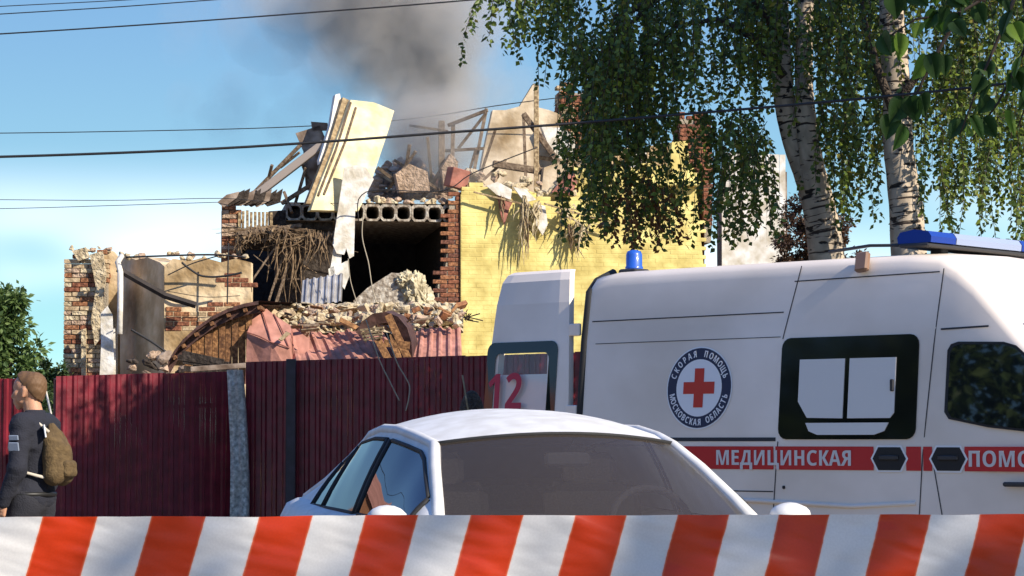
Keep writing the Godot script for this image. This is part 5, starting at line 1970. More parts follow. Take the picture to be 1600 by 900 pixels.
func birches() -> void:
	var bark := birch_bark()
	# the forked birch; its strands hang over the yellow wall
	var z := 24.0
	var b1 := thing("birch_tree", "forked weeping birch with white trunk leaning behind the ambulance roof", "tree", P(1318, 690, z) * Vector3(1, 0, 1))
	var foot := P(1318, 690, z) * Vector3(1, 0, 1)
	wpart("trunk", trunk_mb(PackedVector3Array([foot, P(1306, 560, z), P(1296, 440, z), P(1288, 370, z), P(1276, 310, z), P(1262, 262, z)]), [0.22, 0.20, 0.185, 0.175, 0.165, 0.15]), bark, b1, true)
	var s1 := wpart("stem", trunk_mb(PackedVector3Array([P(1268, 290, z), P(1246, 236, z), P(1230, 180, z), P(1222, 120, z), P(1218, 20, z), P(1206, -200, z), P(1200, -480, z)]), [0.12, 0.10, 0.09, 0.082, 0.075, 0.06, 0.02]), bark, b1, true)
	wpart("stem", trunk_mb(PackedVector3Array([P(1274, 300, z - 0.05), P(1266, 240, z - 0.1), P(1258, 180, z - 0.1), P(1256, 100, z), P(1262, -60, z), P(1280, -450, z)]), [0.12, 0.09, 0.078, 0.07, 0.06, 0.02]), bark, b1, true)
	for q in [[[1222, 60], [1150, -40], [1040, -90], [900, -80], [790, -60]], [[1210, -150], [1100, -220], [960, -200], [860, -120]], [[1225, 120], [1180, 60], [1120, 30], [1060, 40], [1000, 90]], [[1060, -60], [1025, 0], [1004, 18], [984, 40], [966, 72]], [[1020, 5], [1000, 10], [980, 20], [960, 24]], [[1262, -40], [1320, -120], [1380, -140]]]:
		var m := MB.new()
		var pts := PL(q, z - 0.5)
		var rd := []
		for i in pts.size():
			rd.append(lerpf(0.045, 0.008, float(i) / (pts.size() - 1)))
		m.tube(pts, rd, 7)
		wpart("branch", m, M.bark_dark, b1, true)
	var lv := Leaves.new()
	var tw := MB.new()
	for q in [  # span of x, top, lowest tips, count
		[762, 784, -60, 40, 112, 8], [784, 835, -60, 10, 80, 21], [832, 870, -60, 20, 110, 18], [868, 905, -60, 60, 150, 23], [880, 935, 60, 110, 165, 14],
		[905, 965, 60, 230, 400, 54], [950, 1005, 30, 200, 390, 45], [950, 1010, -60, 60, 160, 19], [985, 1060, -60, 120, 300, 46], [1005, 1050, 150, 300, 390, 12],
		[1045, 1085, -60, 90, 220, 24], [1080, 1140, -60, 0, 70, 9], [1090, 1130, 170, 300, 400, 14], [1120, 1205, -60, 110, 195, 43], [1110, 1200, 180, 300, 400, 41],
		[1180, 1270, -60, 50, 150, 64], [1265, 1345, -60, 120, 250, 49], [1325, 1385, -60, 70, 210, 30]]:
		for i in q[5]:
			var x := rng.randf_range(q[0], q[1])
			var y0: float = q[2] + rng.randf_range(-20, 40)
			var y1 := rng.randf_range(q[3], q[4])
			if y1 < y0 + 14:
				continue
			var zz := z + rng.randf_range(-1.6, 1.3)
			if x > 1180 and x < 1300 and rng.randf() < 0.4:
				zz = z + rng.randf_range(0.3, 1.5)
			strand(lv, tw, P(x, y0, zz), (y1 - y0) / F * zz)
	# brown withered strands against the wall
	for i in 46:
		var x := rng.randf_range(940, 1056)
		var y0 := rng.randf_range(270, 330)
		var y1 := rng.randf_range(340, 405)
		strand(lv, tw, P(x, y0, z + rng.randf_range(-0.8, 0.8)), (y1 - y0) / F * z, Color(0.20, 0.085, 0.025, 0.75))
	# the crown above the picture, coarser
	for i in 700:
		var a := rng.randf() * TAU
		var r := sqrt(rng.randf()) * 3.3
		var y := rng.randf_range(6.0, 8.4)
		var sh: float = 1.0 - 0.6 * pow(maxf(0.0, (y - 7.2) / 1.2), 2.0)
		var p := Vector3(2.9 + cos(a) * r * sh * 0.72, y, -z - 1.7 + sin(a) * r * sh * 0.6)
		for k in 5:
			var ld := Vector3(rng.randfn(0, 0.6), -0.7, rng.randfn(0, 0.6)).normalized()
			lv.leaf(p + Vector3(rng.randfn(0, 0.10), rng.randfn(0, 0.10), rng.randfn(0, 0.10)), ld, Vector3(rng.randfn(), rng.randfn(), rng.randfn()).normalized(), 0.09, 0.07, leaf_green())
	var cr := part("crown", lv.done(), M.leaf_birch, b1, Transform3D(Basis(), -b1.position))
	cr.set_meta("kind", "stuff")
	wpart("twigs", tw, M.twig, b1)

	# the second birch, with the stout straight trunk
	var z2 := 23.2
	var b2 := thing("birch_tree", "single-trunked birch standing behind the blue light bar of the ambulance", "tree", P(1430, 690, z2) * Vector3(1, 0, 1))
	wpart("trunk", trunk_mb(PackedVector3Array([b2.position, P(1424, 520, z2), P(1420, 400, z2), P(1414, 310, z2), P(1404, 230, z2), P(1400, 120, z2), P(1392, 0, z2), P(1388, -200, z2), P(1400, -420, z2)]), [0.20, 0.185, 0.175, 0.165, 0.14, 0.12, 0.10, 0.07, 0.02]), bark, b2, true)
	for q in [[[1392, 0], [1450, -60], [1520, -70], [1620, -30]], [[1398, 180], [1372, 110], [1350, 30], [1340, -60]], [[1395, -120], [1480, -200], [1600, -220]], [[1402, 160], [1440, 110], [1470, 90]]]:
		var m := MB.new()
		var pts := PL(q, z2 - 0.2)
		var rd := []
		for i in pts.size():
			rd.append(lerpf(0.05, 0.010, float(i) / (pts.size() - 1)))
		m.tube(pts, rd, 7)
		wpart("branch", m, M.bark_dark, b2, true)
	var lv2 := Leaves.new()
	var tw2 := MB.new()
	for q in [[1280, 1390, 180, 270, 385, 40], [1290, 1385, 60, 200, 330, 17], [1430, 1500, -60, 120, 300, 36], [1450, 1510, 100, 280, 390, 24], [1500, 1610, -60, 100, 330, 60], [1550, 1620, 150, 300, 400, 32], [1490, 1560, 200, 310, 400, 9]]:
		for i in q[5]:
			var y0: float = q[2] + rng.randf_range(-20, 40)
			var y1 := rng.randf_range(q[3], q[4])
			var zz := z2 + rng.randf_range(-0.4, 2.4)
			strand(lv2, tw2, P(rng.randf_range(q[0], q[1]), y0, zz), maxf(0.1, (y1 - y0) / F * zz))
	for i in 350:
		var a := rng.randf() * TAU
		var r := sqrt(rng.randf()) * 2.2
		var y := rng.randf_range(5.9, 7.3)
		var sh: float = 1.0 - 0.6 * pow(maxf(0.0, (y - 6.6) / 0.7), 2.0)
		var p := Vector3(3.9 + cos(a) * r * sh * 0.85, y, -z2 + 1.0 + sin(a) * r * sh)
		for k in 5:
			var ld := Vector3(rng.randfn(0, 0.6), -0.7, rng.randfn(0, 0.6)).normalized()
			lv2.leaf(p + Vector3(rng.randfn(0, 0.10), rng.randfn(0, 0.10), rng.randfn(0, 0.10)), ld, Vector3(rng.randfn(), rng.randfn(), rng.randfn()).normalized(), 0.09, 0.07, leaf_green())
	var cr2 := part("crown", lv2.done(), M.leaf_birch, b2, Transform3D(Basis(), -b2.position))
	cr2.set_meta("kind", "stuff")
	wpart("twigs", tw2, M.twig, b2)

func leafy_tree(called: String, label: String, at: Vector3, h: float, crown: Array, count: int, m: Material, ls: float, c0: Color, c1: Color, group := "") -> void:
	var t := thing(called, label, "tree", at, Basis(), group)
	var tk := MB.new()
	tk.tube(PackedVector3Array([Vector3.ZERO, Vector3(0.05, h * 0.35, 0), Vector3(0, h * 0.8, 0.05)]), [0.12, 0.09, 0.03], 8)
	part("trunk", tk.done(true), M.bark_dark, t)
	var lv := Leaves.new()
	# clumps spread over overlapping lobes
	for q in crown:
		var c: Vector3 = q[0]
		var r: float = q[1]
		var br := MB.new()
		br.tube(PackedVector3Array([Vector3(0, h * 0.4, 0), c * 0.7 + Vector3(0, h * 0.12, 0), c]), [0.05, 0.03, 0.012], 5)
		part("branch", br.done(true), M.bark_dark, t)
		var clumps := int(14 * r * r / 0.5) + 8
		for k in clumps:
			var d := Vector3(rng.randfn(), rng.randfn(), rng.randfn()).normalized()
			var cc := c + d * r * rng.randf_range(0.55, 1.05)
			var cr := r * rng.randf_range(0.16, 0.34)
			for i in int(count / float(clumps * crown.size())):
				var e := Vector3(rng.randfn(), rng.randfn(), rng.randfn()) * cr * 0.55
				var ld := (e.normalized() + Vector3(rng.randfn(0, 0.5), -0.3, rng.randfn(0, 0.5))).normalized()
				lv.leaf(cc + e, ld, Vector3(rng.randfn(), 1.2 + rng.randfn(), rng.randfn()).normalized(), ls * rng.randf_range(0.7, 1.3), ls * rng.randf_range(0.45, 0.7), c0.lerp(c1, rng.randf() * rng.randf()))
	var cm := part("crown", lv.done(), m, t)
	cm.set_meta("kind", "stuff")

func bushes() -> void:
	var g0 := Color(0.065, 0.115, 0.035)
	var g1 := Color(0.22, 0.31, 0.09)
	var at := P(14, 690, 33) * Vector3(1, 0, 1)
	leafy_tree("apple_tree", "leafy green tree behind the fence left of the brick pier", at, 3.0, [[Vector3(-0.2, 2.75, 0), 0.5], [Vector3(-0.05, 3.05, 0.1), 0.26], [Vector3(0.12, 2.35, 0.1), 0.42], [Vector3(-0.6, 2.5, 0), 0.6], [Vector3(-0.1, 1.9, 0.2), 0.5], [Vector3(0.34, 1.9, 0.1), 0.34]], 11000, M.leaf_bush, 0.09, g0, g1)
	leafy_tree("dark_bush", "dark green bush in the fence gap beside the brick pier", P(76, 690, 30.5) * Vector3(1, 0, 1), 2.0, [[Vector3(0, 1.75, 0), 0.32], [Vector3(-0.15, 1.4, 0), 0.4], [Vector3(0.1, 1.0, 0), 0.4], [Vector3(0.08, 2.15, -0.3), 0.20]], 7000, M.leaf_bush, 0.05, g0 * 0.7, g1 * 0.5)
	leafy_tree("brown_bush", "withered brown tree between white outbuilding and birch trunk", P(1262, 690, 38) * Vector3(1, 0, 1), 4.2, [[Vector3(0, 4.75, 0), 0.36], [Vector3(-0.1, 4.2, 0), 0.38], [Vector3(0.35, 4.3, 0), 0.34], [Vector3(0.7, 3.9, 0), 0.28], [Vector3(-0.25, 3.9, 0), 0.3], [Vector3(0.1, 2.9, 0), 0.5]], 16000, M.leaf_brown, 0.06, Color(0.05, 0.03, 0.02), Color(0.20, 0.10, 0.05))
	# trees further along the street on the left, outside the picture: the vehicles' glass mirrors them
	for q in [[Vector3(-17, 0, -8), 8.0], [Vector3(-18, 0, -12.5), 9.0], [Vector3(-21, 0, -16.5), 8.0], [Vector3(-19, 0, -3), 8.5]]:
		var h: float = q[1]
		leafy_tree("street_tree", "leafy tree along the side street past the tape end", q[0], h, [[Vector3(0, h * 0.75, 0), 2.2], [Vector3(0.9, h * 0.55, 0.8), 1.4], [Vector3(-0.9, h * 0.5, -0.8), 1.4], [Vector3(0.2, h * 0.35, -1.0), 1.5]], 9000, M.leaf_bush, 0.24, g0, g1, "trees along the side street")

func linden() -> void:   # stands beside the camera, out of the picture: shades the tape and carries the hanging branch
	leafy_tree("linden_tree", "tall linden at the roadside that the hanging leafy branch grows on", Vector3(6.0, 0, -1.4), 7.5, [[Vector3(0, 6.0, 0.4), 1.7], [Vector3(-0.9, 5.0, 1.6), 1.3], [Vector3(0.6, 5.0, 2.6), 1.5], [Vector3(0.9, 6.8, -0.6), 1.5], [Vector3(0.2, 7.2, 1.4), 1.4], [Vector3(-1.4, 5.4, 0.6), 1.1], [Vector3(0.4, 5.2, -1.0), 1.2]], 15000, M.leaf_bush, 0.11, Color(0.035, 0.07, 0.018), Color(0.09, 0.15, 0.03))

func big_leaf_mesh() -> ArrayMesh:   # toothed heart-shaped leaf, folded on its midrib, base at the origin, tip along -y
	var mb := MB.new()
	var out := [Vector2(0, 0), Vector2(0.22, 0.06), Vector2(0.40, -0.08), Vector2(0.46, -0.28), Vector2(0.40, -0.50), Vector2(0.27, -0.72), Vector2(0.12, -0.90), Vector2(0, -1.05)]
	for sd in [-1.0, 1.0]:
		for i in out.size() - 1:
			var a := Vector3(sd * out[i].x, out[i].y, 0.16 * out[i].x - 0.05 * out[i].y * out[i].y)
			var b := Vector3(sd * out[i + 1].x, out[i + 1].y, 0.16 * out[i + 1].x - 0.05 * out[i + 1].y * out[i + 1].y)
			var m0 := Vector3(0, out[i].y, -0.05 * out[i].y * out[i].y)
			var m1 := Vector3(0, out[i + 1].y, -0.05 * out[i + 1].y * out[i + 1].y)
			mb.quad(m0, a, b, m1)
	return mb.done(true)

func near_branch() -> void:
	var z := 6.2
	var t := thing("leafy_branch", "leafy branch with large dark heart-shaped leaves hanging close above the ambulance", "branch", P(1620, -60, z))
	var lm := big_leaf_mesh()
	var o := t.position
	for q in [[[1700, -120], [1600, -40], [1500, 20], [1430, 30], [1385, 60]], [[1600, -40], [1560, 60], [1530, 130], [1500, 210]], [[1500, 20], [1460, 90], [1430, 150], [1400, 190]], [[1640, -60], [1600, 80], [1560, 160], [1520, 215]], [[1660, -80], [1640, 60], [1610, 150]], [[1540, 0], [1480, -10], [1420, -20], [1380, 0]], [[1600, 0], [1620, 120], [1590, 200]]]:
		var pts := PL(q, z + rng.randf_range(-0.15, 0.15))
		var m := MB.new()
		var rd := []
		for i in pts.size():
			rd.append(lerpf(0.006, 0.0018, float(i) / (pts.size() - 1)))
			pts[i] -= o
		m.tube(pts, rd, 6)
		part("twig", m.done(true), M.twig, t)
		for i in pts.size() - 1:
			for k in 4:
				var p := pts[i].lerp(pts[i + 1], rng.randf())
				var s := rng.randf_range(0.036, 0.068)
				var b := Basis(Vector3.UP, rng.randf_range(-1.3, 1.3)) * Basis(Vector3.BACK, rng.randf_range(-0.8, 0.8)) * Basis(Vector3.RIGHT, rng.randf_range(-0.6, 0.4))
				part("leaf", lm, [M.big_leaf, M.big_leaf_dark, M.big_leaf_dark, M.big_leaf_light][rng.randi() % 4], t, Transform3D(b.scaled_local(Vector3.ONE * s), p + Vector3(rng.randfn(0, 0.012), rng.randfn(0, 0.012), rng.randfn(0, 0.03))))

# ---------------------------------------------------------------- cables and smoke
func cable(pts: Array, z: float, r: float, label: String, m: Material, group := "") -> void:
	var cur := Curve3D.new()
	var w := PL(pts, z)
	for i in w.size():
		var tn := (w[mini(i + 1, w.size() - 1)] - w[maxi(i - 1, 0)]) / 6.0
		cur.add_point(w[i], -tn, tn)
	var p := PackedVector3Array()
	for i in 41:
		p.append(cur.sample_baked(cur.get_baked_length() * i / 40.0, true))
	var mb := MB.new()
	mb.tube(p, r, 6)
	single("overhead_cable", mb, m, label, "cable", group, true)

func cables() -> void:
	cable([[-400, 253], [0, 245], [300, 234], [500, 222], [700, 207], [880, 194], [1050, 180], [1250, 163], [1450, 144], [1700, 116]], 20.5, 0.0115, "thick black cable strung low across the sky in front of the house and birches", M.cable)
	cable([[-300, 70], [0, 53], [250, 37], [480, 20], [735, 0], [1000, -26]], 26.0, 0.008, "thin black cable crossing the upper sky into the smoke", M.cable)
	cable([[-300, 40], [0, 22], [180, 11], [330, 0], [600, -20]], 27.0, 0.006, "lower of two thin cables in the top corner of sky", M.cable)
	cable([[-300, 26], [0, 10], [160, 2], [300, -6]], 27.0, 0.005, "upper of two thin cables in the top corner of sky", M.cable)
	cable([[-300, 210], [0, 208], [200, 205], [380, 201], [500, 196], [620, 188], [700, 178], [770, 166], [880, 152], [960, 146]], 45.8, 0.009, "thin cable ending at the wrecked attic and brick chimney", M.cable)
	cable([[-300, 310], [0, 312], [180, 313], [345, 310], [430, 316], [560, 318]], 43.2, 0.006, "upper of a pair of pale thin cables leading to the roofing scraps", M.cable, "")
	cable([[-300, 330], [0, 326], [180, 321], [340, 316]], 43.2, 0.006, "lower of a pair of pale thin cables leading to the roofing scraps", M.cable)
	cable([[560, 345], [572, 300], [690, 298], [740, 270], [840, 230]], 42.8, 0.010, "slack cable draped from the attic over the slab edge", M.cable)
	cable([[568, 332], [566, 370], [576, 412], [582, 450], [596, 500]], 42.0, 0.010, "pale wire dangling from the slab edge over the dark opening", M.wire_pale)
	cable([[544, 404], [548, 440], [560, 480]], 42.0, 0.008, "pale wire dangling under the torn white board", M.wire_pale)
	cable([[572, 500], [592, 560], [606, 590], [624, 626]], 25.0, 0.007, "short straight pale wire trailing over the fence from the shed", M.wire_pale)
	cable([[604, 520], [622, 570], [640, 604], [634, 642]], 25.0, 0.007, "kinked pale wire trailing over the fence from the shed", M.wire_pale)
	cable([[196, 402], [250, 400], [330, 398], [384, 402]], 39.6, 0.016, "charred cable lying along the top of the wing wall", M.cable)
	cable([[262, 430], [300, 412], [340, 400]], 39.6, 0.010, "thin cable slanting up the lit wing wall", M.cable)
	cable([[284, 410], [312, 430], [345, 432], [378, 426]], 39.6, 0.018, "thick charred cable looped on the lit wing wall", M.cable)
	cable([[357, 380], [356, 430], [355, 475]], 39.6, 0.012, "upright cable hanging in front of the lit wing wall", M.cable)
	cable([[262, 455], [320, 464], [375, 462]], 39.7, 0.006, "faint thin cable sagging across the lit wing wall", M.cable)
	cable([[205, 515], [240, 536], [262, 552]], 38.5, 0.02, "charred cable slanting down the shaded wing wall", M.cable)

func smoke() -> void:
	var t := Node3D.new()
	t.name = "smoke_plume"
	add_child(t)
	t.position = P(660, 300, 49.0)
	tag(t, "brown-grey smoke plume rising from the wrecked roof into the sky", "smoke", "", "stuff")
	var kinds := []
	for q in [[Color(1.0, 0.95, 0.89), 0.095], [Color(0.97, 0.89, 0.81), 0.12], [0.99 * Color(1.0, 0.94, 0.87), 0.11], [Color(0.80, 0.79, 0.84), 0.04]]:
		var f := FogMaterial.new()
		f.albedo = q[0].linear_to_srgb()
		f.density = q[1]
		kinds.append(f)
	var put := func(px: float, py: float, z: float, r: float, k: int) -> void:
		var v := FogVolume.new()
		v.name = "puff"
		v.shape = RenderingServer.FOG_VOLUME_SHAPE_ELLIPSOID
		v.size = Vector3(rng.randf_range(1.2, 2.6), rng.randf_range(1.4, 2.8), rng.randf_range(1.4, 2.4)) * r
		v.rotation = Vector3(rng.randf(), rng.randf(), rng.randf()) * 3.0
		v.position = P(px, py, z) - t.position
		v.material = kinds[k]
		t.add_child(v, true)
	var path := [Vector3(655, 300, 26), Vector3(685, 235, 34), Vector3(690, 160, 42), Vector3(655, 90, 56), Vector3(615, 20, 72), Vector3(575, -60, 85)]
	for i in 360:
		var f := rng.randf() * (path.size() - 1)
		var a: Vector3 = path[int(f)].lerp(path[int(f) + 1], f - int(f))
		var k := 0
		var u := rng.randf()
		if u < 0.45:
			k = 2
		elif u < 0.48:
			k = 1
		put.call(a.x - 12.0 + rng.randfn(0, a.z * 1.05), a.y + rng.randfn(0, 12), 50.0 + rng.randfn(0, 0.8), rng.randf_range(0.22, 0.62) * (0.55 + a.z / 70.0), k)
	for i in 6:   # a denser dark knot in the column
		put.call(585 + rng.randfn(0, 26), 70 + rng.randfn(0, 28), 50.0 + rng.randfn(0, 0.5), rng.randf_range(0.25, 0.5), 1)
	for i in 110:   # thin smoke creeping round the gable and the heap
		put.call(rng.randfn(680, 42), rng.randf_range(150, 305), 45.0 + rng.randf_range(-0.5, 0.7), rng.randf_range(0.22, 0.5), 2)
	for i in 90:   # faint wisps drifting off to the left
		put.call(rng.randf_range(270, 560), rng.randf_range(10, 215), 52.0 + rng.randf_range(-1, 2), rng.randf_range(0.18, 0.6), 3)
	for i in 110:  # pale outer smoke, widest at the top
		var y := rng.randf_range(-60, 240)
		put.call(lerpf(560, 680, (y + 60) / 300.0) + rng.randfn(0, lerpf(85, 45, (y + 60) / 300.0)), y, 48.6 + rng.randf_range(-0.6, 0.6), rng.randf_range(0.25, 0.6), 2)

# ---------------------------------------------------------------- person
func sdf_mesh(bones: Array, cell: float, k: float, mod: Variant = null) -> MB:   # smooth union of tapered capsules [a, b, ra, rb], meshed as surface nets
	var lo := Vector3.ONE * 1e9
	var hi := Vector3.ONE * -1e9
	for b in bones:
		var r := maxf(b[2], b[3]) + k + cell * 3.0
		lo = lo.min(b[0] - Vector3.ONE * r).min(b[1] - Vector3.ONE * r)
		hi = hi.max(b[0] + Vector3.ONE * r).max(b[1] + Vector3.ONE * r)
	var nx := int((hi.x - lo.x) / cell) + 2
	var ny := int((hi.y - lo.y) / cell) + 2
	var nz := int((hi.z - lo.z) / cell) + 2
	var g := PackedFloat32Array()
	g.resize(nx * ny * nz)
	g.fill(1.0)
	for b in bones:
		var a: Vector3 = b[0]
		var c: Vector3 = b[1]
		var ra: float = b[2]
		var rb: float = b[3]
		var r := maxf(ra, rb) + k + cell * 2.5
		var l := (a.min(c) - Vector3.ONE * r - lo) / cell
		var h := (a.max(c) + Vector3.ONE * r - lo) / cell
		var ac := c - a
		var inv := 1.0 / maxf(ac.length_squared(), 1e-9)
		for z in range(maxi(0, int(l.z)), mini(nz, int(h.z) + 1)):
			for y in range(maxi(0, int(l.y)), mini(ny, int(h.y) + 1)):
				for x in range(maxi(0, int(l.x)), mini(nx, int(h.x) + 1)):
					var p := lo + Vector3(x, y, z) * cell
					var t := clampf((p - a).dot(ac) * inv, 0.0, 1.0)
					var d := p.distance_to(a + ac * t) - lerpf(ra, rb, t)
					var i := (z * ny + y) * nx + x
					var o := g[i]
					var e := maxf(k - absf(o - d), 0.0) / k
					g[i] = minf(o, d) - e * e * k * 0.25
	if mod != null:
		for z in nz:
			for y in ny:
				for x in nx:
					var i := (z * ny + y) * nx + x
					if g[i] < 0.1:
						g[i] = mod.call(lo + Vector3(x, y, z) * cell, g[i])
	var at := {}
	var mb := MB.new()
	var vert := func(x: int, y: int, z: int) -> Vector3:
		var key := (z * ny + y) * nx + x
		if at.has(key):
			return at[key]
		var s := Vector3.ZERO
		var n := 0
		for e in 12:
			var ax := e / 4
			var q0 := [0, 0, 0]
			q0[(ax + 1) % 3] = e & 1
			q0[(ax + 2) % 3] = (e >> 1) & 1
			var q1 := q0.duplicate()
			q1[ax] = 1
			var v0 := g[((z + q0[2]) * ny + y + q0[1]) * nx + x + q0[0]]
			var v1 := g[((z + q1[2]) * ny + y + q1[1]) * nx + x + q1[0]]
			if (v0 < 0.0) != (v1 < 0.0):
				var f := v0 / (v0 - v1)
				s += Vector3(q0[0], q0[1], q0[2]).lerp(Vector3(q1[0], q1[1], q1[2]), f)
				n += 1
		var p: Vector3 = lo + (Vector3(x, y, z) + s / maxi(n, 1)) * cell
		at[key] = p
		return p
	for z in range(1, nz - 1):
		for y in range(1, ny - 1):
			for x in range(1, nx - 1):
				var i := (z * ny + y) * nx + x
				var a := g[i] < 0.0
				for ax in 3:
					var j: int = i + [1, nx, nx * ny][ax]
					if a != (g[j] < 0.0):
						var q := []
						for s in [[0, 0], [1, 0], [1, 1], [0, 1]]:
							var c := [x, y, z]
							c[(ax + 1) % 3] -= s[0]
							c[(ax + 2) % 3] -= s[1]
							q.append(vert.call(c[0], c[1], c[2]))
						if a:
							mb.quad(q[0], q[3], q[2], q[1])
						else:
							mb.quad(q[0], q[1], q[2], q[3])
	return mb

func hand_bones(w: Vector3, d: Vector3, side: Vector3, palm: Vector3) -> Array:   # wrist, way the fingers hang, thumb side, way the palm faces
	var out := []
	out.append([w, w + d * 0.05, 0.026, 0.022])
	for i in 4:
		var base := w + d * 0.045 + side * (0.027 - 0.018 * i)
		out.append([w + d * 0.02 + side * (0.018 - 0.012 * i), base + d * 0.035, 0.016, 0.0125])
		var l: float = [0.040, 0.045, 0.042, 0.033][i]
		var k := base + d * 0.04
		var m := k + (d * 0.92 + palm * 0.38).normalized() * l
		out.append([k, m, 0.0095, 0.0085])
		out.append([m, m + (d * 0.5 + palm * 0.85).normalized() * l * 0.8, 0.0085, 0.0075])
	var tb := w + d * 0.02 + side * 0.025
	var tm := tb + (side * 0.7 + d * 0.7 + palm * 0.25).normalized() * 0.042
	out.append([tb, tm, 0.014, 0.0105])
	out.append([tm, tm + (d * 0.9 + palm * 0.4).normalized() * 0.034, 0.0105, 0.0085])
	return out

func person() -> void:
	var fw := Vector3(-0.93, 0, -0.30).normalized()
	var at := P(50, 690, 17.4) * Vector3(1, 0, 1)
	var t := thing("person", "person in dark navy uniform walking past the fence with a backpack", "person", at, Basis(Vector3.UP.cross(fw), Vector3.UP, fw))
	var pel := Vector3(0, 0.97, 0)
	var che := Vector3(0, 1.30, -0.015)
	var nb := Vector3(0, 1.49, -0.015)
	var hd := Vector3(0, 1.665, 0.035)
	var shl := Vector3(0.185, 1.435, -0.02)
	var shr := Vector3(-0.185, 1.435, -0.02)
	var ell := Vector3(0.255, 1.15, -0.03)
	var elr := Vector3(-0.25, 1.15, -0.06)
	var wrl := Vector3(0.245, 0.925, 0.075)
	var wrr := Vector3(-0.24, 0.91, 0.05)
	var kl := Vector3(0.10, 0.52, 0.10)
	var kr := Vector3(-0.10, 0.51, -0.02)
	var al := Vector3(0.10, 0.09, 0.08)
	var ar := Vector3(-0.10, 0.13, -0.26)
	var hl := Vector3(0.095, 0.93, 0)
	var hr := Vector3(-0.095, 0.93, 0)
	var torso := [[pel + Vector3(0.06, 0, 0), pel + Vector3(-0.06, 0, 0), 0.112, 0.112], [pel, che, 0.112, 0.128], [che + Vector3(0.07, 0.04, 0), che + Vector3(-0.07, 0.04, 0), 0.112, 0.112], [shl + Vector3(-0.03, 0, 0), shr + Vector3(0.03, 0, 0), 0.075, 0.075]]
	var arms := [[shl, ell, 0.062, 0.048], [ell, wrl, 0.047, 0.032], [shr, elr, 0.062, 0.048], [elr, wrr, 0.047, 0.032]]
	var legs := [[hl, kl, 0.095, 0.062], [kl, al, 0.06, 0.042], [hr, kr, 0.095, 0.062], [kr, ar, 0.06, 0.042]]
	var fo2 := [[al, al + Vector3(0.01, -0.04, 0.16), 0.045, 0.035], [al, al + Vector3(0, -0.045, -0.04), 0.045, 0.04], [ar, ar + Vector3(-0.01, -0.075, 0.13), 0.045, 0.035], [ar, ar + Vector3(0, -0.03, -0.05), 0.045, 0.04]]
	var skin := sdf_mesh(torso + arms + legs + fo2 + [[nb, hd + Vector3(0, -0.06, -0.02), 0.06, 0.058]], 0.02, 0.03)
	# head: skull, jaw, brow, nose, lips, chin, ears
	var head := [[hd + Vector3(0, 0.035, -0.035), hd + Vector3(0, 0.045, 0.02), 0.083, 0.078], [hd + Vector3(0, 0.0, 0.0), hd + Vector3(0, -0.035, 0.035), 0.075, 0.058], [hd + Vector3(0, -0.06, 0.04), hd + Vector3(0, -0.095, 0.065), 0.052, 0.026], [hd + Vector3(0.025, 0.03, 0.075), hd + Vector3(-0.025, 0.03, 0.075), 0.018, 0.018],
		[hd + Vector3(0, 0.015, 0.09), hd + Vector3(0, -0.03, 0.113), 0.011, 0.014], [hd + Vector3(0, -0.058, 0.088), hd + Vector3(0, -0.058, 0.092), 0.017, 0.017], [hd + Vector3(0, -0.075, 0.084), hd + Vector3(0, -0.075, 0.088), 0.015, 0.015], [hd + Vector3(0.05, -0.01, 0.055), hd + Vector3(0.04, -0.05, 0.05), 0.025, 0.022], [hd + Vector3(-0.05, -0.01, 0.055), hd + Vector3(-0.04, -0.05, 0.05), 0.025, 0.022],
		[hd + Vector3(0.082, 0.015, -0.015), hd + Vector3(0.08, -0.03, -0.005), 0.014, 0.010], [hd + Vector3(-0.082, 0.015, -0.015), hd + Vector3(-0.08, -0.03, -0.005), 0.014, 0.010], [hd + Vector3(0, -0.06, -0.03), nb + Vector3(0, 0.03, 0), 0.056, 0.06]]
	skin.v.append_array(sdf_mesh(head, 0.007, 0.018).v)
	for q in [[wrl, ell, 1.0], [wrr, elr, -1.0]]:
		var d: Vector3 = (q[0] - q[1]).normalized()
		d = (d + Vector3.DOWN * 0.5).normalized()
		skin.v.append_array(sdf_mesh(hand_bones(q[0], d, Vector3(0, 0.3, 1).normalized(), Vector3(-q[2], 0, 0)), 0.005, 0.008).v)
	part("body", skin.done(true), M.skin, t)
	# eyes
	for s in [-1.0, 1.0]:
		var e := rock_mb(hd + Vector3(0.032 * s, 0.012, 0.082), Vector3.ONE * 0.02, 2, 0, 0.0)
		part("eye", e.done(true), M.plastic_dark, t)
	var hair := sdf_mesh([[hd + Vector3(0, 0.05, -0.045), hd + Vector3(0, 0.065, 0.025), 0.088, 0.078], [hd + Vector3(0, 0.0, -0.055), hd + Vector3(0, -0.05, -0.05), 0.074, 0.058]], 0.008, 0.02, func(p: Vector3, d: float) -> float: return maxf(d + 0.004 * sin(p.x * 160.0) * sin(p.y * 140.0 + p.z * 120.0), hd.y + 0.02 + 1.1 * (p.z - 0.01) - p.y))
	part("hair", hair.done(true), M.hair, t)
	var folds := FastNoiseLite.new()
	folds.seed = 8
	folds.frequency = 9.0
	var grow := func(list: Array, by: float) -> Array:
		var o := []
		for b in list:
			o.append([b[0], b[1], b[2] + by, b[3] + by])
		return o
	var jk: Array = grow.call(torso, 0.016) + grow.call(arms, 0.014) + [[pel + Vector3(0.05, -0.02, 0), pel + Vector3(-0.05, -0.02, 0), 0.135, 0.135], [nb + Vector3(0, -0.02, 0), nb + Vector3(0, 0.035, -0.005), 0.085, 0.072]]
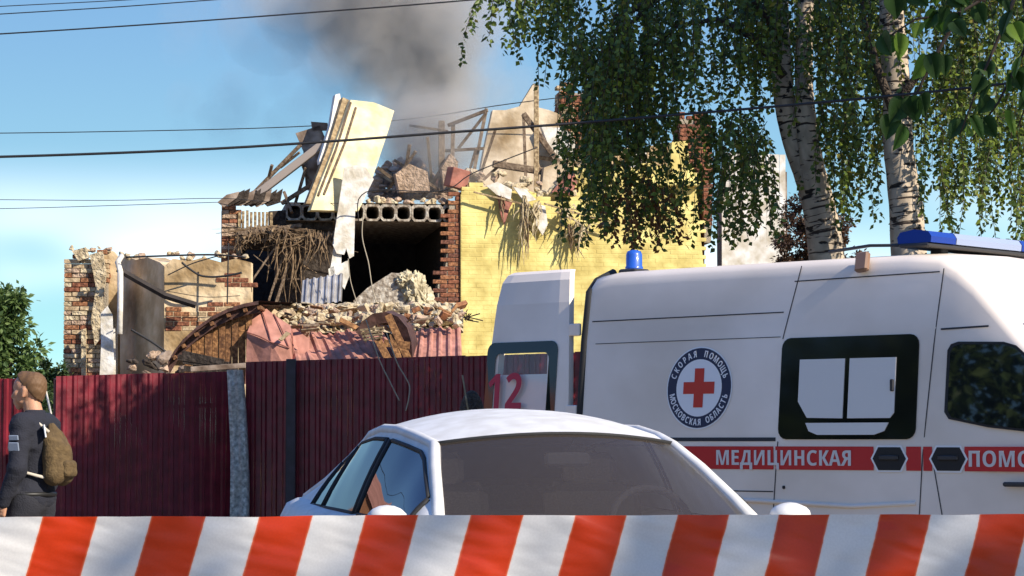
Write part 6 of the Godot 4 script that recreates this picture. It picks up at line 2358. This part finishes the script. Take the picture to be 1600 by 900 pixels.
	var jacket := sdf_mesh(jk, 0.014, 0.035, func(p: Vector3, d: float) -> float: return maxf(maxf(d + 0.010 * folds.get_noise_3d(p.x, p.y * 2.2, p.z) + 0.004 * sin(p.y * 55.0 + p.x * 30.0) * folds.get_noise_3d(p.z * 0.5, p.y * 0.5, p.x), 0.885 - p.y if absf(p.x) < 0.19 else -1.0), p.y - 1.545))
	part("jacket", jacket.done(true), M.uniform_navy, t)
	var trousers := sdf_mesh(grow.call(legs, 0.022) + [[pel + Vector3(0.05, -0.03, 0), pel + Vector3(-0.05, -0.03, 0), 0.135, 0.135]], 0.018, 0.04, func(p: Vector3, d: float) -> float: return maxf(d + 0.010 * folds.get_noise_3d(p.x, p.y * 1.5, p.z), p.y - 1.0))
	part("trousers", trousers.done(true), M.trousers_navy, t)
	part("boots", sdf_mesh(grow.call(fo2, 0.014), 0.016, 0.03).done(true), M.boots, t)
	# belt, sleeve patches and the pale badge on the shoulder blade
	var belt := MB.new()
	var ring := PackedVector3Array()
	for k in 33:
		ring.append(pel + Vector3(cos(TAU * k / 32) * 0.19, 0.005, sin(TAU * k / 32) * 0.145))
	belt.tube(ring, 0.018, 6, false)
	part("belt", belt.done(true), M.boots, t)
	for q in [[Vector3(0.290, 1.355, -0.02), 0.07, 0.035], [Vector3(0.295, 1.295, -0.025), 0.075, 0.06]]:
		var pm := MB.new()
		pm.cbox(Transform3D(Basis(Vector3.BACK, -0.25), q[0]), Vector3(0.012, q[2], q[1]), 0.004)
		part("sleeve_patch", pm.done(), M.patch_blue, t)
	var bm := MB.new()
	bm.cbox(Transform3D(Basis(Vector3.UP, 0.5) * Basis(Vector3.RIGHT, 0.15), Vector3(0.11, 1.40, -0.155)), Vector3(0.12, 0.09, 0.012), 0.004)
	part("badge", bm.done(), M.sign_white, t)
	# backpack carried low on the back
	var bp := thing("backpack", "olive brown backpack hanging on the back of the uniformed person", "backpack", t.transform * Vector3(0, 1.06, -0.20), t.basis.scaled(Vector3.ONE * 0.88))
	var pk := sdf_mesh([[Vector3(0.07, 0.05, 0), Vector3(0.06, 0.30, 0.03), 0.085, 0.07], [Vector3(-0.07, 0.05, 0), Vector3(-0.06, 0.30, 0.03), 0.085, 0.07], [Vector3(0.0, 0.10, -0.03), Vector3(0.0, 0.24, -0.02), 0.09, 0.08], [Vector3(0, 0.36, 0.04), Vector3(0, 0.42, 0.06), 0.06, 0.035]], 0.014, 0.05, func(p: Vector3, d: float) -> float: return d + 0.012 * folds.get_noise_3dv(p * 0.7) + 0.005 * sin(p.y * 40.0 + p.x * 12.0) * folds.get_noise_3dv(p * 0.8 + Vector3.ONE))
	part("bag", pk.done(true), M.pack_olive, bp)
	var po := sdf_mesh([[Vector3(-0.05, 0.07, -0.095), Vector3(0.05, 0.07, -0.095), 0.04, 0.04], [Vector3(-0.05, 0.13, -0.095), Vector3(0.05, 0.13, -0.095), 0.035, 0.035]], 0.014, 0.03)
	part("pocket", po.done(true), M.pack_olive, bp)
	for s in [-1.0, 1.0]:
		var sm := MB.new()
		sm.tube(PackedVector3Array([Vector3(0.06 * s, 0.38, 0.05), Vector3(0.11 * s, 0.45, 0.12), Vector3(0.125 * s, 0.505, 0.215), Vector3(0.12 * s, 0.42, 0.335), Vector3(0.13 * s, 0.26, 0.35), Vector3(0.19 * s, 0.09, 0.265), Vector3(0.12 * s, 0.03, 0.04)]), 0.013, 6)
		part("strap", sm.done(true), M.strap_pale if s > 0 else M.pack_olive, bp)
